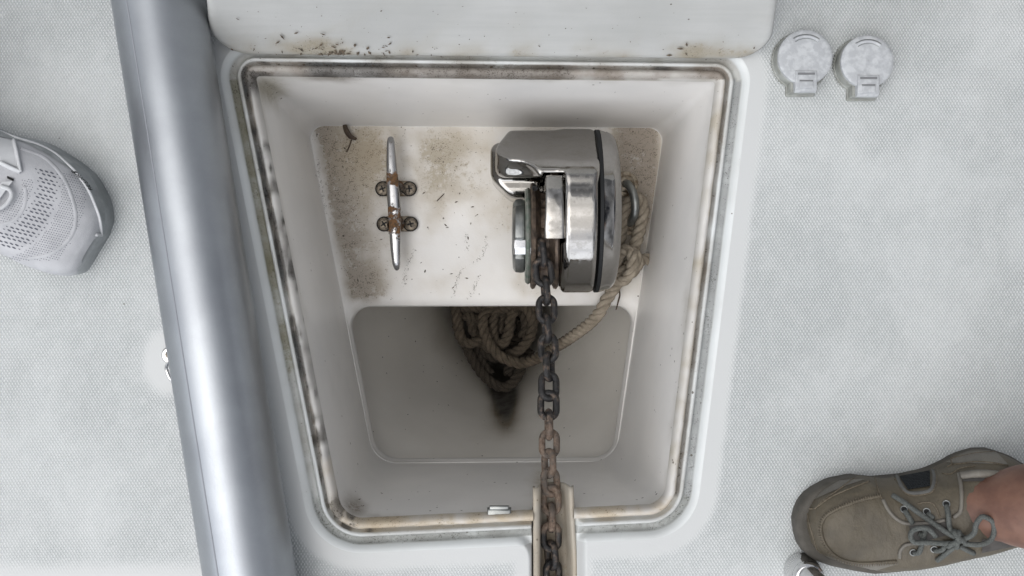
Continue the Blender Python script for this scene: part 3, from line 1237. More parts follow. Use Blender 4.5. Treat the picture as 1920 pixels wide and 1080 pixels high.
for cx, cy in ((744.5, 354), (747, 420)):
    mb = MB()
    pts = []
    for s_, x0 in ((1, 17), (-1, -17)):
        for k in range(9):
            a = -pi / 2 + pi * k / 8
            pts.append((s_ * (20 + 15 * cos(a)), s_ * 14.5 * sin(a)))
    mb.prism([(x * .00067, y * .00067) for x, y in pts], 0, .0055, .0018, frame=lambda p: P(cx, cy, FZ) + p)
    foot = mb.build('foot', M_foot, cleat)
    for dx in (-27, 23):
        mb = MB()
        c = P(cx + dx, cy, FZ + .0055)
        mb.lathe([(-.002, .0082), (.0008, .0082), (.0018, .0068), (.0022, .004), (.0023, .0002)], c, (0, 0, 1), 24)
        ang = random.uniform(0, 1.5)
        mb2 = MB()
        for a in (ang, ang + pi / 2):
            mb.cur = 1
            u, v_ = Vector((cos(a), sin(a), 0)), Vector((-sin(a), cos(a), 0))
            q = c + Vector((0, 0, .0021))
            mb.prism([(-.0042, -.0009), (.0042, -.0009), (.0042, .0009), (-.0042, .0009)], 0, .00045 + a * .00003, 0, frame=lambda p: q + u * p.x + v_ * p.y + Vector((0, 0, p.z)))
        mb.build('screw', [M_screw, M_dark], foot)
        # the dark ring round the screw head
        mbr = MB()
        mbr.tube([P(cx + dx, cy, FZ + .0056) + Vector((.0088 * cos(a), .0088 * sin(a), 0)) for a in np.linspace(0, 2 * pi, 25)[:-1]], .0008, 6, closed=True)
        mbr.build('screw_rim', M_dark, foot)

# ------------------------------------------------------------------ windlass
wl = empty('anchor_windlass', P(1050, 400, FZ), 'large chrome horizontal anchor windlass bolted to the shelf', 'windlass')
CY, CZ, WR = .0900, -.155, .0955
XS, XE = .0985, .123     # seal plane and outer end


def body_sdf(X, Y, Z):
    h = sd_cylx(X, Y, Z, CY, CZ, WR, -.0185, XS - .0012, .008)
    front = .124 - .10 * (Z + .10)                       # sloping front of the motor cover
    h = smax(h, (front - Y) * .995, .012)
    h = smax(h, -.86 * (X + .0165) + .51 * (Y - .163), .004)
    h = smax(h, .62 * (-X - .019) + .55 * (Z + .100) + .25 * (.135 - Y), .008)
    d = sd_cylx(X, Y, Z, CY, CZ, WR, .0545, XS - .0012, .009)
    b = smin(h, d, .010)
    b = smax(b, .865 * (Y - CY) + .5 * (Z - CZ) - .0845, .003)
    fl = sd_box(X, Y, Z, (.006, .141, -.215), (.032, .034, .042), .012)
    fl = smax(fl, .7 * (-X - .012) + .7 * (.118 - Y), .006)
    b = smin(b, fl, .006)
    b = smax(b, -sd_ell(X, Y, Z, (.001, .1200, -.072), (.026, .020, .022)), .006)
    b = smax(b, -sd_box(X, Y, Z, (.0455, .088, -.10), (.0125, .0385, .10), .002), .0015)
    # webs that carry the pedestal down to the shelf
    base = sd_box(X, Y, Z, (.060, .085, -.232), (.036, .070, .022), .008)
    b = smin(b, base, .008)
    return smax(b, -.2505 - Z, .001)


sdf_obj('housing', body_sdf, (-.034, -.018, -.256), (.106, .196, -.050), .0016, M_chrome, wl)
mb = MB()
mb.lathe([(XS - .003, .060), (XS - .0018, WR - .0022), (XS - .0018, WR - .0002), (XS + .0018, WR - .0002), (XS + .0018, WR - .0022), (XS + .003, .06)],
         (0, CY, CZ), (1, 0, 0), 96)
mb.build('seal', M_black, wl)
mb = MB()
pr = [(XS + .001, .05), (XS + .0014, WR - .0022), (XS + .0022, WR)]
for k in range(13):
    a = k / 12 * pi / 2
    pr.append((XS + .0105 + .0125 * sin(a), WR - .003 - .017 * (1 - cos(a)) - .0 * k))
pr.append((XE + .0005, .045)); pr.append((XE + .0008, .0005))
mb.lathe(pr, (0, CY, CZ), (1, 0, 0), 96)
mb.build('end_cover', M_chrome, wl, sharp=60)

# chainwheel and clutch
GY, GZ = .061, -.152
mb = MB()
rows = []
npk = 5
prof = [(.0215, .012), (.0215, .060), (.0235, .0625), (.0265, .0615), (.0295, .055), (.033, .0495), (.0375, .0485), (.042, .0495), (.0455, .055), (.0485, .0615), (.0515, .0625), (.0535, .06), (.0535, .012)]
for x, r in prof:
    row = []
    for k in range(80):
        a = 2 * pi * k / 80
        rr_ = r
        if .028 < x < .048:
            rr_ = r - .004 * max(0, sin(a * npk * 2)) + (.003 if sin(a * npk) > .8 else 0)
        row.append(Vector((x, GY + rr_ * cos(a), GZ + rr_ * sin(a))))
    rows.append(row)
mb.grid(rows, close_u=True)
mb.build('chainwheel', M_gypsy, wl)
mb = MB()
mb.lathe([(.0215, .020), (.0210, .0555), (.0185, .0568), (.0160, .0550), (.0150, .0530), (.0158, .045), (.0170, .040), (.0170, .02)], (0, GY, GZ), (1, 0, 0), 72)
mb.build('clutch_plate', M_bronze, wl)
mb = MB()
rows = []
for x, r in ((.018, .036), (.014, .0425), (.010, .0435), (.004, .0425), (.001, .038), (0.0, .022), (-.0002, .001)):
    row = []
    for k in range(72):
        a = 2 * pi * k / 72 + .35
        q = r * (1 - (.16 if r > .03 else 0) * smooth(.45, .9, sin(a * 4)))
        row.append(Vector((x, GY + q * cos(a), GZ + q * sin(a))))
    rows.append(row)
mb.grid(rows, close_u=True)
mb.build('clutch_nut', M_lead, wl, sharp=40)
mb = MB()
hexp = [(.0115 * cos(k * pi / 4 + .2), .0115 * sin(k * pi / 4 + .2)) for k in range(8)]
mb.prism(hexp, 0, .021, .002, frame=lambda p: Vector((.0225 - p.z, GY - .013 + p.x, GZ + .030 + p.y)))
mb.build('drive_boss', M_bright, wl)

# chain stripper: the polished strap over the wheel
mb = MB()
rows = []
sect = []
for k in range(20):
    a = 2 * pi * k / 20
    sect.append((math.copysign(abs(cos(a)) ** .35, cos(a)), math.copysign(abs(sin(a)) ** .6, sin(a))))
nst = 26
for i in range(nst + 1):
    t = i / nst
    ang = radians(68 + 44 * t)                      # from the far side over the top
    rad = .0865 + .004 * t
    lip = smooth(.90, 1, t)
    th = .0032 + .0035 * lip
    cx = .0465 + .0005 * t
    wx = .0102 + .0014 * smooth(.3, 1, t)
    ce = Vector((cx, CY + rad * cos(ang), CZ + rad * sin(ang)))
    ro = Vector((0, cos(ang), sin(ang)))
    if t > .96:
        th *= .75
    rows.append([ce + Vector((wx * u, 0, 0)) + ro * (th * v_) for u, v_ in sect])
mb.grid(rows, close_u=True)
for e, rv in ((0, True), (-1, False)):
    o = len(mb.v) - len(rows) * 20 if e == 0 else len(mb.v) - 20
    mb.f.append(tuple(o + k for k in range(20))); mb.mi.append(0)
mb.build('chain_stripper', M_chrome, wl, sharp=45)
mb = MB()
c = P(1003, 352, -.105)
mb.lathe([(-.002, .0032), (.0006, .0034), (.001, .0028), (-.001, .002), (-.0012, .0002)], c + Vector((0, -.001, .004)), (.2, -.55, .8), 18)
mb.build('set_screw', M_dark, wl)

# ------------------------------------------------------------------ anchor chain
chain = empty('anchor_chain', P(1030, 800, -.05), 'rusty galvanised anchor chain running from the windlass into the channel', 'chain')
spec = [(1016, 474, 78), (1019, 510, 5), (1023, 545, 82), (1025, 580, 2), (1025, 616, 80), (1028, 653, 22), (1029, 687, -38 - 30), (1029, 724, 74 + 90), (1028.5, 760, 0), (1029, 796, 86),
        (1030, 832, 8), (1029, 869, 58), (1032, 904, -28), (1033, 938, 12), (1033.5, 970, 84), (1033, 1006, 4), (1034, 1041, 62), (1036, 1077, -30), (1037, 1113, 60), (1038, 1149, -30), (1038, 1185, 60)]


def chain_z(py):
    return float(np.interp(py, [470, 545, 640, 800, 930, 1000, 1300], [-.093, -.090, -.079, -.053, -.031, -.026, -.026]))


rd = .0037
pitch = .0208
Lh, Wh = pitch / 2 + rd * .45, .0078            # half straight length / half width to wire centre
prof_ = []
st = (pitch + rd * 1.1) / 2 - .0078 + .0004
for k in range(13):
    a = -pi / 2 + pi * k / 12
    prof_.append(Vector((.0079 * sin(a) * 1.0, -(st + .0079 * cos(a)), 0)))
for k in range(13):
    a = -pi / 2 + pi * k / 12
    prof_.append(Vector((-.0079 * sin(a), (st + .0079 * cos(a)), 0)))
fine = []
for i in range(len(prof_)):
    a, b = prof_[i], prof_[(i + 1) % len(prof_)]
    fine.append(a)
    if (b - a).length > .004:
        fine += [a.lerp(b, q) for q in (.33, .66)]
mb = MB()
mb.tube(fine, rd, 12, closed=True)
mlink = None
cpts = [P(x, y, chain_z(y)) for x, y, a in spec]
for i, (x, y, a) in enumerate(spec):
    if mlink is None:
        o = mb.build('chain_link', M_chain, None, sharp=None)
        mlink = o
    else:
        o = mlink.copy()
        COL.objects.link(o)
    d = (cpts[min(i + 1, len(cpts) - 1)] - cpts[max(i - 1, 0)]).normalized()
    yv = -d
    xv = yv.cross(Vector((0, 0, 1))).normalized()
    zv = xv.cross(yv)
    q = radians(a)
    xa = xv * cos(q) + zv * sin(q)
    za = xv * -sin(q) + zv * cos(q)
    M = Matrix((xa, yv, za)).transposed().to_4x4()
    sc = 1.06 if y < 800 else 1.0
    M = Matrix.Translation(cpts[i]) @ M @ Matrix.Scale(sc, 4)
    o.parent = chain
    o.matrix_parent_inverse = chain.matrix_world.inverted()
    o.matrix_world = M

# ------------------------------------------------------------------ pad eye for the rope's end
pe = empty('pad_eye', P(1178, 385, FZ), 'dull steel pad eye on the shelf right of the windlass, tied with rope', 'pad eye')
mb = MB()
pts = [P(1174, 345, FZ + .002), P(1174, 345, FZ + .014), P(1178, 346, FZ + .027), P(1187, 362, FZ + .036), P(1191, 385, FZ + .038), P(1189, 405, FZ + .032), P(1182, 417, FZ + .018), P(1180, 418, FZ + .002)]
mb.tube(catmull(pts, .002), .0052, 14)
mb.build('bow', M_lead, pe)
for x, y in ((1173, 345), (1180, 418)):
    mb = MB()
    mb.lathe([(0, .0125), (.003, .0125), (.0045, .0105), (.0052, .006)], P(x, y, FZ), (0, 0, 1), 6)
    mb.lathe([(0, .0160), (.0016, .0160), (.0022, .0145), (.0022, .005)], P(x, y, FZ), (0, 0, 1), 30)
    mb.build('nut', M_foot, pe)

# ------------------------------------------------------------------ the rope
mb = MB()
RR = .0078
Q = lambda *a: [P(x, y, FZ + z) for x, y, z in a]
# bight through the pad eye
add_rope(mb, Q((1150, 500, .020), (1160, 462, .016), (1167, 425, .014), (1174, 392, .020), (1186, 372, .021), (1201, 374, .024), (1206, 398, .026), (1200, 430, .026), (1190, 462, .028), (1180, 492, .026), (1164, 516, .022)), RR, .036)
# knot
add_rope(mb, Q((1160, 520, .014), (1156, 492, .030), (1168, 470, .044), (1188, 474, .046), (1196, 494, .038), (1182, 512, .030), (1160, 514, .028)), RR * .95, .036, phase=1)
add_rope(mb, Q((1170, 466, .030), (1186, 478, .052), (1184, 506, .054), (1168, 526, .040), (1152, 524, .022)), RR * .95, .036, phase=2)
add_rope(mb, Q((1176, 500, .036), (1192, 492, .034), (1206, 487, .024), (1219, 486, .016)), RR * 1.0, .036, phase=.5)
# from the knot over the shelf edge and down to the heap
run = [P(1176, 500, FZ + .034), P(1166, 516, FZ + .03), P(1150, 542, FZ + .016), P(1137, 562, FZ + .011), P(1126, 583, FZ + .008), P(1108, 604, FZ - .012), P(1080, 626, FZ - .045),
       P(1050, 646, FZ - .085), P(1024, 662, FZ - .12), P(1002, 674, FZ - .15), P(975, 681, FZ - .165), P(945, 672, FZ - .165), P(925, 655, FZ - .165), P(912, 632, FZ - .165), P(905, 606, FZ - .165),
       P(910, 586, FZ - .168), P(925, 572, FZ - .172), P(950, 560, FZ - .18)]
add_rope(mb, run, RR, .034)


def coil(pts, z0, dz=0.0, ph=0.0, r=RR):
    n = len(pts)
    w = []
    for i, q in enumerate(pts):
        z = z0 + dz * i / max(1, n - 1) + (q[2] if len(q) > 2 else 0)
        w.append(P(840 + q[0] / 4.154, 560 + q[1] / 4.154, z))
    add_rope(mb, w, r, .034, phase=ph)


coil([(40, 20), (64, 100), (80, 200), (95, 290), (130, 340), (190, 346), (260, 318), (330, 300)], -.425, -.01, .4)
coil([(110, 40), (150, 110), (200, 150), (270, 170), (330, 150)], -.440, 0, 1.2)
coil([(70, 230), (80, 160), (130, 130), (180, 160), (190, 230), (230, 300), (290, 360), (350, 400)], -.435, -.01, 2.2)
coil([(400, 60), (360, 130), (348, 230), (365, 320), (405, 360), (450, 325), (478, 240), (488, 150), (520, 90)], -.432, .005, .8)
coil([(420, 260), (400, 190), (430, 110), (500, 80), (560, 60)], -.445, 0, .3)
coil([(570, 40), (620, 80), (660, 170), (650, 270), (605, 350), (540, 410), (455, 440)], -.425, -.015, 1.9)
coil([(540, 50), (590, 130), (610, 220), (580, 300)], -.450, 0, .9)
coil([(60, 60), (180, 66), (330, 80), (470, 74), (600, 60), (680, 90)], -.430, 0, 2.7)
coil([(130, 330), (165, 420), (220, 520), (290, 610), (370, 670), (440, 690), (510, 650), (560, 570), (580, 500)], -.465, .0, .1)
coil([(200, 340), (240, 440), (275, 520), (330, 590)], -.475, 0, 1.4)
coil([(460, 590), (480, 540), (520, 500), (600, 450), (640, 400)], -.480, 0, 2.4)
coil([(180, 300), (260, 400), (360, 460), (480, 440), (560, 380)], -.475, 0, 1.1)
coil([(330, 440), (420, 380), (520, 330), (570, 260), (560, 160)], -.490, 0, .6)
coil([(200, 180), (280, 280), (360, 330), (460, 260), (500, 180)], -.500, 0, 1.6)
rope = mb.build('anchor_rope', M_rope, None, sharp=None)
tag(rope, 'three-strand tan rope knotted to the pad eye and heaped in the locker', 'rope')

# ------------------------------------------------------------------ foot switches on the deck
def foot_switch(px, py, label, sc=1.0, seed=0):
    hgt = .021
    base = P(px, py, 0)
    root = empty('foot_switch', base, label, 'foot switch', 'windlass foot switches on the deck')
    k = S
    rs = 53 * k * sc

    def outline(r, tab_w, tab_y, n=60):
        pts = []
        a0 = math.asin(min(.95, tab_w / r))
        for i in range(n + 1):
            a = -pi / 2 + a0 + (2 * pi - 2 * a0) * i / n
            pts.append((r * cos(a), r * sin(a)))
        pts += [(-tab_w, -tab_y + .001), (-tab_w + .001, -tab_y), (tab_w - .001, -tab_y), (tab_w, -tab_y + .001)]
        return pts
    f = lambda p: base + p
    mb = MB()
    mb.prism(outline(rs, 27 * k, 66 * k), 0, .0035, .0012, frame=f)
    mb.prism(outline(rs - .0012, 25 * k, 63 * k), .0035, hgt - .0035, .002, frame=f)
    for i in range(44):              # ribbed rim of the bezel
        a = pi * .62 + i * (2 * pi * .80) / 44
        if -pi / 2 - .7 < ((a + pi) % (2 * pi)) - pi < -pi / 2 + .6: continue
        q = Vector((cos(a) * rs, sin(a) * rs, 0))
        mb.tube([base + q, base + q + Vector((0, 0, .003))], .0011, 6)
    mb.build('body', M_skirt, root)
    mb = MB()
    rc = rs - .0014
    mb.lathe([(hgt - .003, rc - .003), (hgt - .003, rc - .0002), (hgt - .0012, rc), (hgt + .0012, rc - .0003), (hgt + .0024, rc - .0018), (hgt + .0027, rc - .004),
              (hgt + .0032, rc * .6), (hgt + .0034, rc * .3), (hgt + .0028, .003), (hgt + .0032, .0003)], base, (0, 0, 1), 72)
    cover = mb.build('cover', M_worn, root)
    mb = MB()                        # finger grip: raised arc
    arc = [base + Vector((rc * .74 * cos(a), rc * .74 * sin(a), hgt + .0031)) for a in np.linspace(radians(52), radians(124), 16)]
    mb.tube(arc, .0016, 8, flat=.7)
    mb.build('finger_grip', M_worn, cover)
    mb = MB()
    for q in (-.0020, .0020):
        arc = [base + Vector(((rc * .74 + q) * cos(a), (rc * .74 + q) * sin(a), hgt + .0030)) for a in np.linspace(radians(51), radians(125), 16)]
        mb.tube(arc, .0004, 6)
    mb.build('grip_groove', M_lead, cover)
    mb = MB()                        # hinge block
    w, y0, y1 = 20 * k, -67 * k, -26 * k
    mb.prism([(-w, y0 + .004), (w, y0 + .004), (w, y1), (-w, y1)], hgt - .008, hgt + .0048, .0012, frame=f)
    mb.tube([base + Vector((-w * .98, y0 + .0062, hgt - .001)), base + Vector((w * .98, y0 + .0062, hgt - .001))], .0052, 14)
    hinge = mb.build('hinge', M_worn, root)
    mb = MB()
    mb.prism([(-w * .78, y1 - .0042), (w * .78, y1 - .0042), (w * .78, y1 - .0020), (-w * .78, y1 - .0020)], hgt + .0046, hgt + .0052, 0, frame=f)
    mb.prism([(-w * .62, y0 + .0120), (w * .62, y0 + .0120), (w * .62, y0 + .0132), (-w * .62, y0 + .0132)], hgt + .0046, hgt + .0052, 0, frame=f)
    mb.build('hinge_slot', M_slot, hinge)
    mb = MB()
    mb.prism([(-w * .62, y0 + .0045), (w * .62, y0 + .0045), (w * .62, y0 + .0118), (-w * .62, y0 + .0118)], hgt + .002, hgt + .0060, .0012, frame=f)
    mb.build('hinge_knuckle', M_worn, hinge)
    return root


foot_switch(1499, 116, 'worn grey round foot switch with a hinged cover, nearer the locker lid', 1.0)
foot_switch(1613, 124, 'worn grey round foot switch with a hinged cover, farther from the locker lid', .97)

# ------------------------------------------------------------------ rail post at the lower right
rp = empty('rail_post', P(1501, 1069, 0), 'chrome rail post on a round base beside the boat shoe', 'rail post')
bp = P(1503, 1069, 0)
mb = MB()
mb.lathe([(0, .0185), (.002, .0188), (.0035, .0180), (.006, .0174), (.014, .0170), (.018, .0162), (.0195, .0150), (.021, .0150), (.024, .0152), (.030, .0150), (.0315, .0140), (.0318, .0122)], bp, (0, 0, 1), 56)
mb.build('socket', M_bright, rp, sharp=50)
mb = MB()
mb.lathe([(.02, .0124), (.33, .0124), (.62, .0124), (.622, .0118), (.623, .0005)], bp, (0.0, .0, 1), 40)
mb.build('post', M_bright, rp, sharp=50)

# ------------------------------------------------------------------ shoes and the people who stand in them
def leather(name, c1, c2, rough=.55):
    t = NT(name)
    n = t.noise(38, 7, .6)
    c = t.mix(t.map(n, .35, .66), c1, c2)
    scuff = t.map(t.noise(22, 8, .7, t.scalevec(t.pos, (1, 2.2, 1)), .6), .58, .72, 0, .5)
    c = t.mix(scuff, c, tuple(min(1, k * 1.45) for k in c1))
    g = t.node("ShaderNodeTexVoronoi"); g.inputs['Scale'].default_value = 900
    t.put(g.inputs['Vector'], t.pos)
    b = t.bump(t.noise(48, 6, .62, t.scalevec(t.pos, (1.6, .8, 1))), .6, .004)
    t.set(**{'Base Color': c, 'Roughness': rough, 'Normal': t.bump(g.outputs['Distance'], .22, .0005, b)})
    return t.m


M_lth = leather('khaki_leather', (.096, .080, .054), (.070, .058, .039))
M_lth2 = leather('taupe_leather', (.16, .148, .125), (.115, .105, .09))
M_sole = simple_mat('brown_rubber_sole', (.056, .051, .042), (.082, .075, .063), 60, .75, 0, .4, 700)
M_stitch = simple_mat('stitch_thread', (.085, .07, .048), (.15, .125, .09), 500, .8, 0, .8, 900)
M_lace = simple_mat('grey_green_lace', (.062, .068, .064), (.11, .118, .11), 700, .8, 0, .8, 1200)
M_mesh = None
M_inner = simple_mat('shoe_lining', (.05, .046, .044), (.075, .07, .065), 90, .9)
M_pipe = simple_mat('grey_piping', (.11, .11, .105), (.085, .085, .08), 90, .7)


def mesh_mat():
    t = NT('dark_air_mesh')
    v = t.node("ShaderNodeTexVoronoi"); v.inputs['Scale'].default_value = 420
    v.inputs['Randomness'].default_value = .25
    t.put(v.inputs['Vector'], t.scalevec(t.pos, (1, 1.5, 1)))
    f = t.map(v.outputs['Distance'], .28, .52)
    t.set(**{'Base Color': t.mix(f, (.006, .007, .008), (.022, .025, .028)), 'Roughness': .9, 'Specular IOR Level': .2, 'Normal': t.bump(f, .8, .001)})
    return t.m


def skin_mat():
    t = NT('tanned_skin')
    n = t.noise(60, 6)
    c = t.mix(t.map(n, .35, .68), (.165, .083, .056), (.118, .056, .038))
    frk = t.map(t.noise(240, 4), .62, .75, 0, .35)
    c = t.mix(frk, c, (.14, .062, .038))
    t.set(**{'Base Color': c, 'Roughness': .5, 'Subsurface Weight': .12, 'Subsurface Radius': (.01, .004, .002), 'Subsurface Scale': .3,
             'Normal': t.bump(t.noise(420, 4), .2, .0006)})
    return t.m


M_mesh, M_skin = mesh_mat(), skin_mat()
M_shorts = simple_mat('navy_shorts_cloth', (.035, .042, .06), (.045, .052, .07), 200, .9, 0, .3, 900)
M_trouser = simple_mat('grey_trouser_cloth', (.12, .125, .13), (.15, .155, .16), 200, .9, 0, .3, 900)


class Surf:
    """a surface that details can be laid on, found along rays from the eye point"""
    def __init__(self, verts, faces):
        self.b = BVHTree.FromPolygons([tuple(v) for v in verts], faces)

    def hit(self, px, py, lift=0.0):
        o = Vector((0, 0, H))
        d = (P(px, py, 0) - o).normalized()
        h, n, i, _ = self.b.ray_cast(o, d)
        if h is None:
            h, n, i, _ = self.b.find_nearest(P(px, py, .03))
        if n.dot(d) > 0: n = -n
        return h + n * lift, n

    def line(self, pts, lift=.0, step=3.0):
        c = catmull([Vector((x, y, 0)) for x, y in pts], step)
        return [self.hit(q.x, q.y, lift)[0] for q in c]

    def patch(self, quad, nu=14, nv=10, lift=.0006):
        (a, b, c, d) = [Vector((x, y)) for x, y in quad]
        rows = []
        for i in range(nv + 1):
            v = i / nv
            rows.append([self.hit(*(a.lerp(b, u / nu).lerp(d.lerp(c, u / nu), v)), lift)[0] for u in range(nu + 1)])
        return rows


def shoe_last(stations, n=40, pz=.62, pw=.72):
    """stations: (centre, lateral unit vector, half width left, half width right, top height, bottom height)"""
    rows = []
    for c, lat, wl_, wr_, h, zb_ in stations:
        row = []
        for k in range(n + 1):
            a = pi * k / n
            ca, sa = cos(a), sin(a)
            w = wl_ if ca < 0 else wr_
            q = Vector(c) + Vector(lat) * (w * math.copysign(abs(ca) ** pw, ca))
            row.append(Vector((q.x, q.y, zb_ + (h - zb_) * sa ** pz)))
        rows.append(row)
    return rows


# ---- boat shoe (the outline is the shoe's own, toe at the left)
bx_ = [1487, 1490, 1497, 1508, 1522, 1552, 1595, 1635, 1690, 1735, 1767, 1790, 1827, 1855, 1885, 1910, 1935, 1965, 1990, 2006, 2012]
bt_ = [972, 958, 940, 926, 915, 899, 890, 895, 890, 880, 866, 852, 841, 841, 851, 866, 880, 900, 922, 945, 962]
bb_ = [976, 1000, 1022, 1036, 1046, 1057, 1066, 1072, 1067, 1057, 1048, 1044, 1040, 1034, 1026, 1017, 1010, 1002, 994, 982, 966]
zs = .022
zo = .008


def boat_outline(inset_toe, inset, n=60):
    xs_ = np.linspace(0, 1, n)
    xs_ = 1487 + inset_toe + (2012 - inset - 1487 - inset_toe) * (0.5 - 0.5 * np.cos(pi * xs_))
    out = []
    for x in xs_:
        xx = 1487 + (x - 1487 - inset_toe) / (2012 - inset - 1487 - inset_toe) * (2012 - 1487)
        t_, b_ = np.interp(xx, bx_, bt_), np.interp(xx, bx_, bb_)
        f = 1.0
        out.append((x, t_ + inset * f, max(t_ + inset + 1, b_ - inset * f)))
    return out


def build_boat_shoe(parent, xf=None, details=True):
    xf = xf or (lambda p: p)
    mb = MB()
    ol = boat_outline(0, 0)
    poly = [P(x, t_, zo) for x, t_, b_ in ol] + [P(x, b_, zo) for x, t_, b_ in reversed(ol[1:-1])]
    tops = [P(x, (t_ + b_) / 2, 0) for x, t_, b_ in ol]
    # sections of the upper
    st = []
    hx = [1511, 1520, 1540, 1575, 1620, 1680, 1740, 1785, 1830, 1880, 1940, 1985, 2004]
    hz = [.034, .043, .052, .058, .062, .068, .078, .084, .076, .068, .070, .066, .045]
    for x, t_, b_ in boat_outline(25, 4, 70):
        h = float(np.interp(x, hx, hz))
        a, b = P(x, t_, zs), P(x, b_, zs)
        c = (a + b) / 2
        w = (a - b).length / 2
        st.append(((c.x, c.y, 0), (0, 1, 0), w, w, h, .012))
    rows = shoe_last(st)
    V = [p for r in rows for p in r]
    m = len(rows[0])
    F = [(i * m + j, i * m + j + 1, (i + 1) * m + j + 1, (i + 1) * m + j) for i in range(len(rows) - 1) for j in range(m - 1)]
    sf = Surf(V, F)
    up_ = MB()
    up_.grid([[xf(p) for p in r] for r in rows])
    shoe = up_.build('boat_shoe', M_lth, parent, sharp=None)
    sm = MB()
    sm.prism([(p.x, p.y) for p in poly], .0, zs, .006, 4, frame=lambda p: xf(p))
    sm.build('sole', M_sole, shoe, sharp=50)
    if not details:
        return shoe, sf
    Z = lambda pts: [(1440 + x / 4, 820 + y / 4) for x, y in pts]
    # moccasin seam: a puckered ridge with stitches
    seam = Z([(850, 440), (700, 470), (560, 520), (460, 570), (412, 625), (400, 700), (425, 790), (490, 872), (580, 920), (700, 940), (850, 936), (965, 928)])
    mb = MB()
    mb.tube(sf.line(seam, .0004), .0017, 8)
    l = sf.line(seam, .0016, 2.2)
    for i in range(1, len(l) - 1, 2):
        t_ = (l[i + 1] - l[i - 1]).normalized()
        s_ = t_.cross(Vector((0, 0, 1))).normalized()
        mb.cur = 1
        mb.tube([l[i] - s_ * .0024 - Vector((0, 0, .0006)), l[i] + Vector((0, 0, .0004)), l[i] + s_ * .0024 - Vector((0, 0, .0006))], .0006, 5)
    mb.build('moccasin_seam', [M_lth, M_stitch], shoe, sharp=None)
    # stitched seams and panel edges
    mb = MB()
    for pts in ([(800, 300), (830, 400), (850, 450), (890, 530), (950, 600), (1010, 632), (1060, 640)], [(640, 310), (520, 400), (420, 470), (350, 540)], [(760, 330), (600, 390), (470, 450), (370, 520)],
                [(950, 290), (985, 360), (1020, 410), (1080, 436), (1150, 432), (1220, 415), (1255, 370), (1262, 300), (1250, 245)],
                [(1425, 250), (1440, 330), (1440, 440), (1440, 520), (1420, 570), (1380, 600)], [(290, 520), (310, 640), (350, 780), (385, 890)],
                [(1000, 920), (985, 870), (1010, 815), (1070, 795), (1150, 790)], [(1310, 270), (1370, 275), (1440, 235), (1560, 215)], [(1390, 205), (1560, 185), (1700, 195), (1800, 215)],
                [(1120, 500), (1180, 488), (1240, 500), (1275, 560), (1290, 600)], [(1320, 165), (1420, 150), (1560, 120), (1700, 110)]):
        mb.tube(sf.line(Z(pts), .0002), .0009, 6)
    mb.build('stitching', M_stitch, shoe, sharp=None)
    mb = MB()       # pale leather panel over the quarter
    for pts in ([(960, 290), (1000, 375), (1040, 415), (1090, 425), (1160, 420), (1215, 405), (1242, 365), (1250, 300), (1240, 250)],):
        mb.tube(sf.line(Z(pts), .0004), .0023, 8, flat=.6)
    mb.build('piping', M_pipe, shoe, sharp=None)
    mb = MB()
    mb.grid(sf.patch(Z([(985, 298), (1216, 255), (1216, 372), (1052, 398)]), lift=.0012))
    mb.build('mesh_window', M_mesh, shoe, sharp=None)
    # scuffed light sides
    mb = MB()
    mb.grid(sf.patch(Z([(300, 490), (470, 330), (750, 312), (560, 372)]), lift=.0005))
    mb.build('toe_panel', M_lth2, shoe, sharp=None)
    mb = MB()
    mb.grid(sf.patch(Z([(1330, 190), (1500, 105), (1700, 100), (1800, 205)]), lift=.0005))
    mb.build('heel_panel', M_lth2, shoe, sharp=None)
    mb = MB()
    mb.grid(sf.patch(Z([(640, 945), (840, 950), (980, 945), (800, 1000)]), lift=.0005))
    mb.build('side_panel', M_lth2, shoe, sharp=None)
    # throat between the flaps, and the tongue
    mb = MB()
    mb.grid(sf.patch(Z([(1050, 650), (1330, 615), (1380, 720), (1110, 800)]), lift=.0008))
    mb.build('throat', M_inner, shoe, sharp=None)
    mb = MB()
    for pts, r in (([(860, 470), (900, 545), (955, 605), (1020, 640), (1100, 645), (1250, 635), (1330, 618)], .0018), ([(1390, 600), (1440, 560), (1452, 480), (1450, 380), (1435, 280)], .0020),
                   ([(985, 900), (990, 850), (1030, 805), (1110, 795), (1200, 800)], .0018)):
        mb.tube(sf.line(Z(pts), .0010), r, 8)
    mb.build('flap_edge', M_lth2, shoe, sharp=None)
    for x, y in ((1020, 540), (1190, 558), (1338, 500), (1090, 862), (1247, 838)):
        p, nn = sf.hit(*Z([(x, y)])[0], .0004)
        mb = MB()
        mb.lathe([(0, .0037), (.0008, .0036), (.0010, .0031), (.0006, .0026)], p, nn, 24)
        mb.cur = 1
        mb.lathe([(.0004, .0028), (.0004, .0002)], p, nn, 16)
        mb.build('eyelet', [M_lead, M_dark], shoe, sharp=None)
    # laces
    def lace(pts, r=.0026, lift=.003, hs_=None):
        pp = Z(pts)
        ctrl = []
        for i, q in enumerate(pp):
            h_ = lift if hs_ is None else hs_[i]
            ctrl.append(sf.hit(q[0], q[1], h_)[0])
        return catmull(ctrl, .002)
    mb = MB()
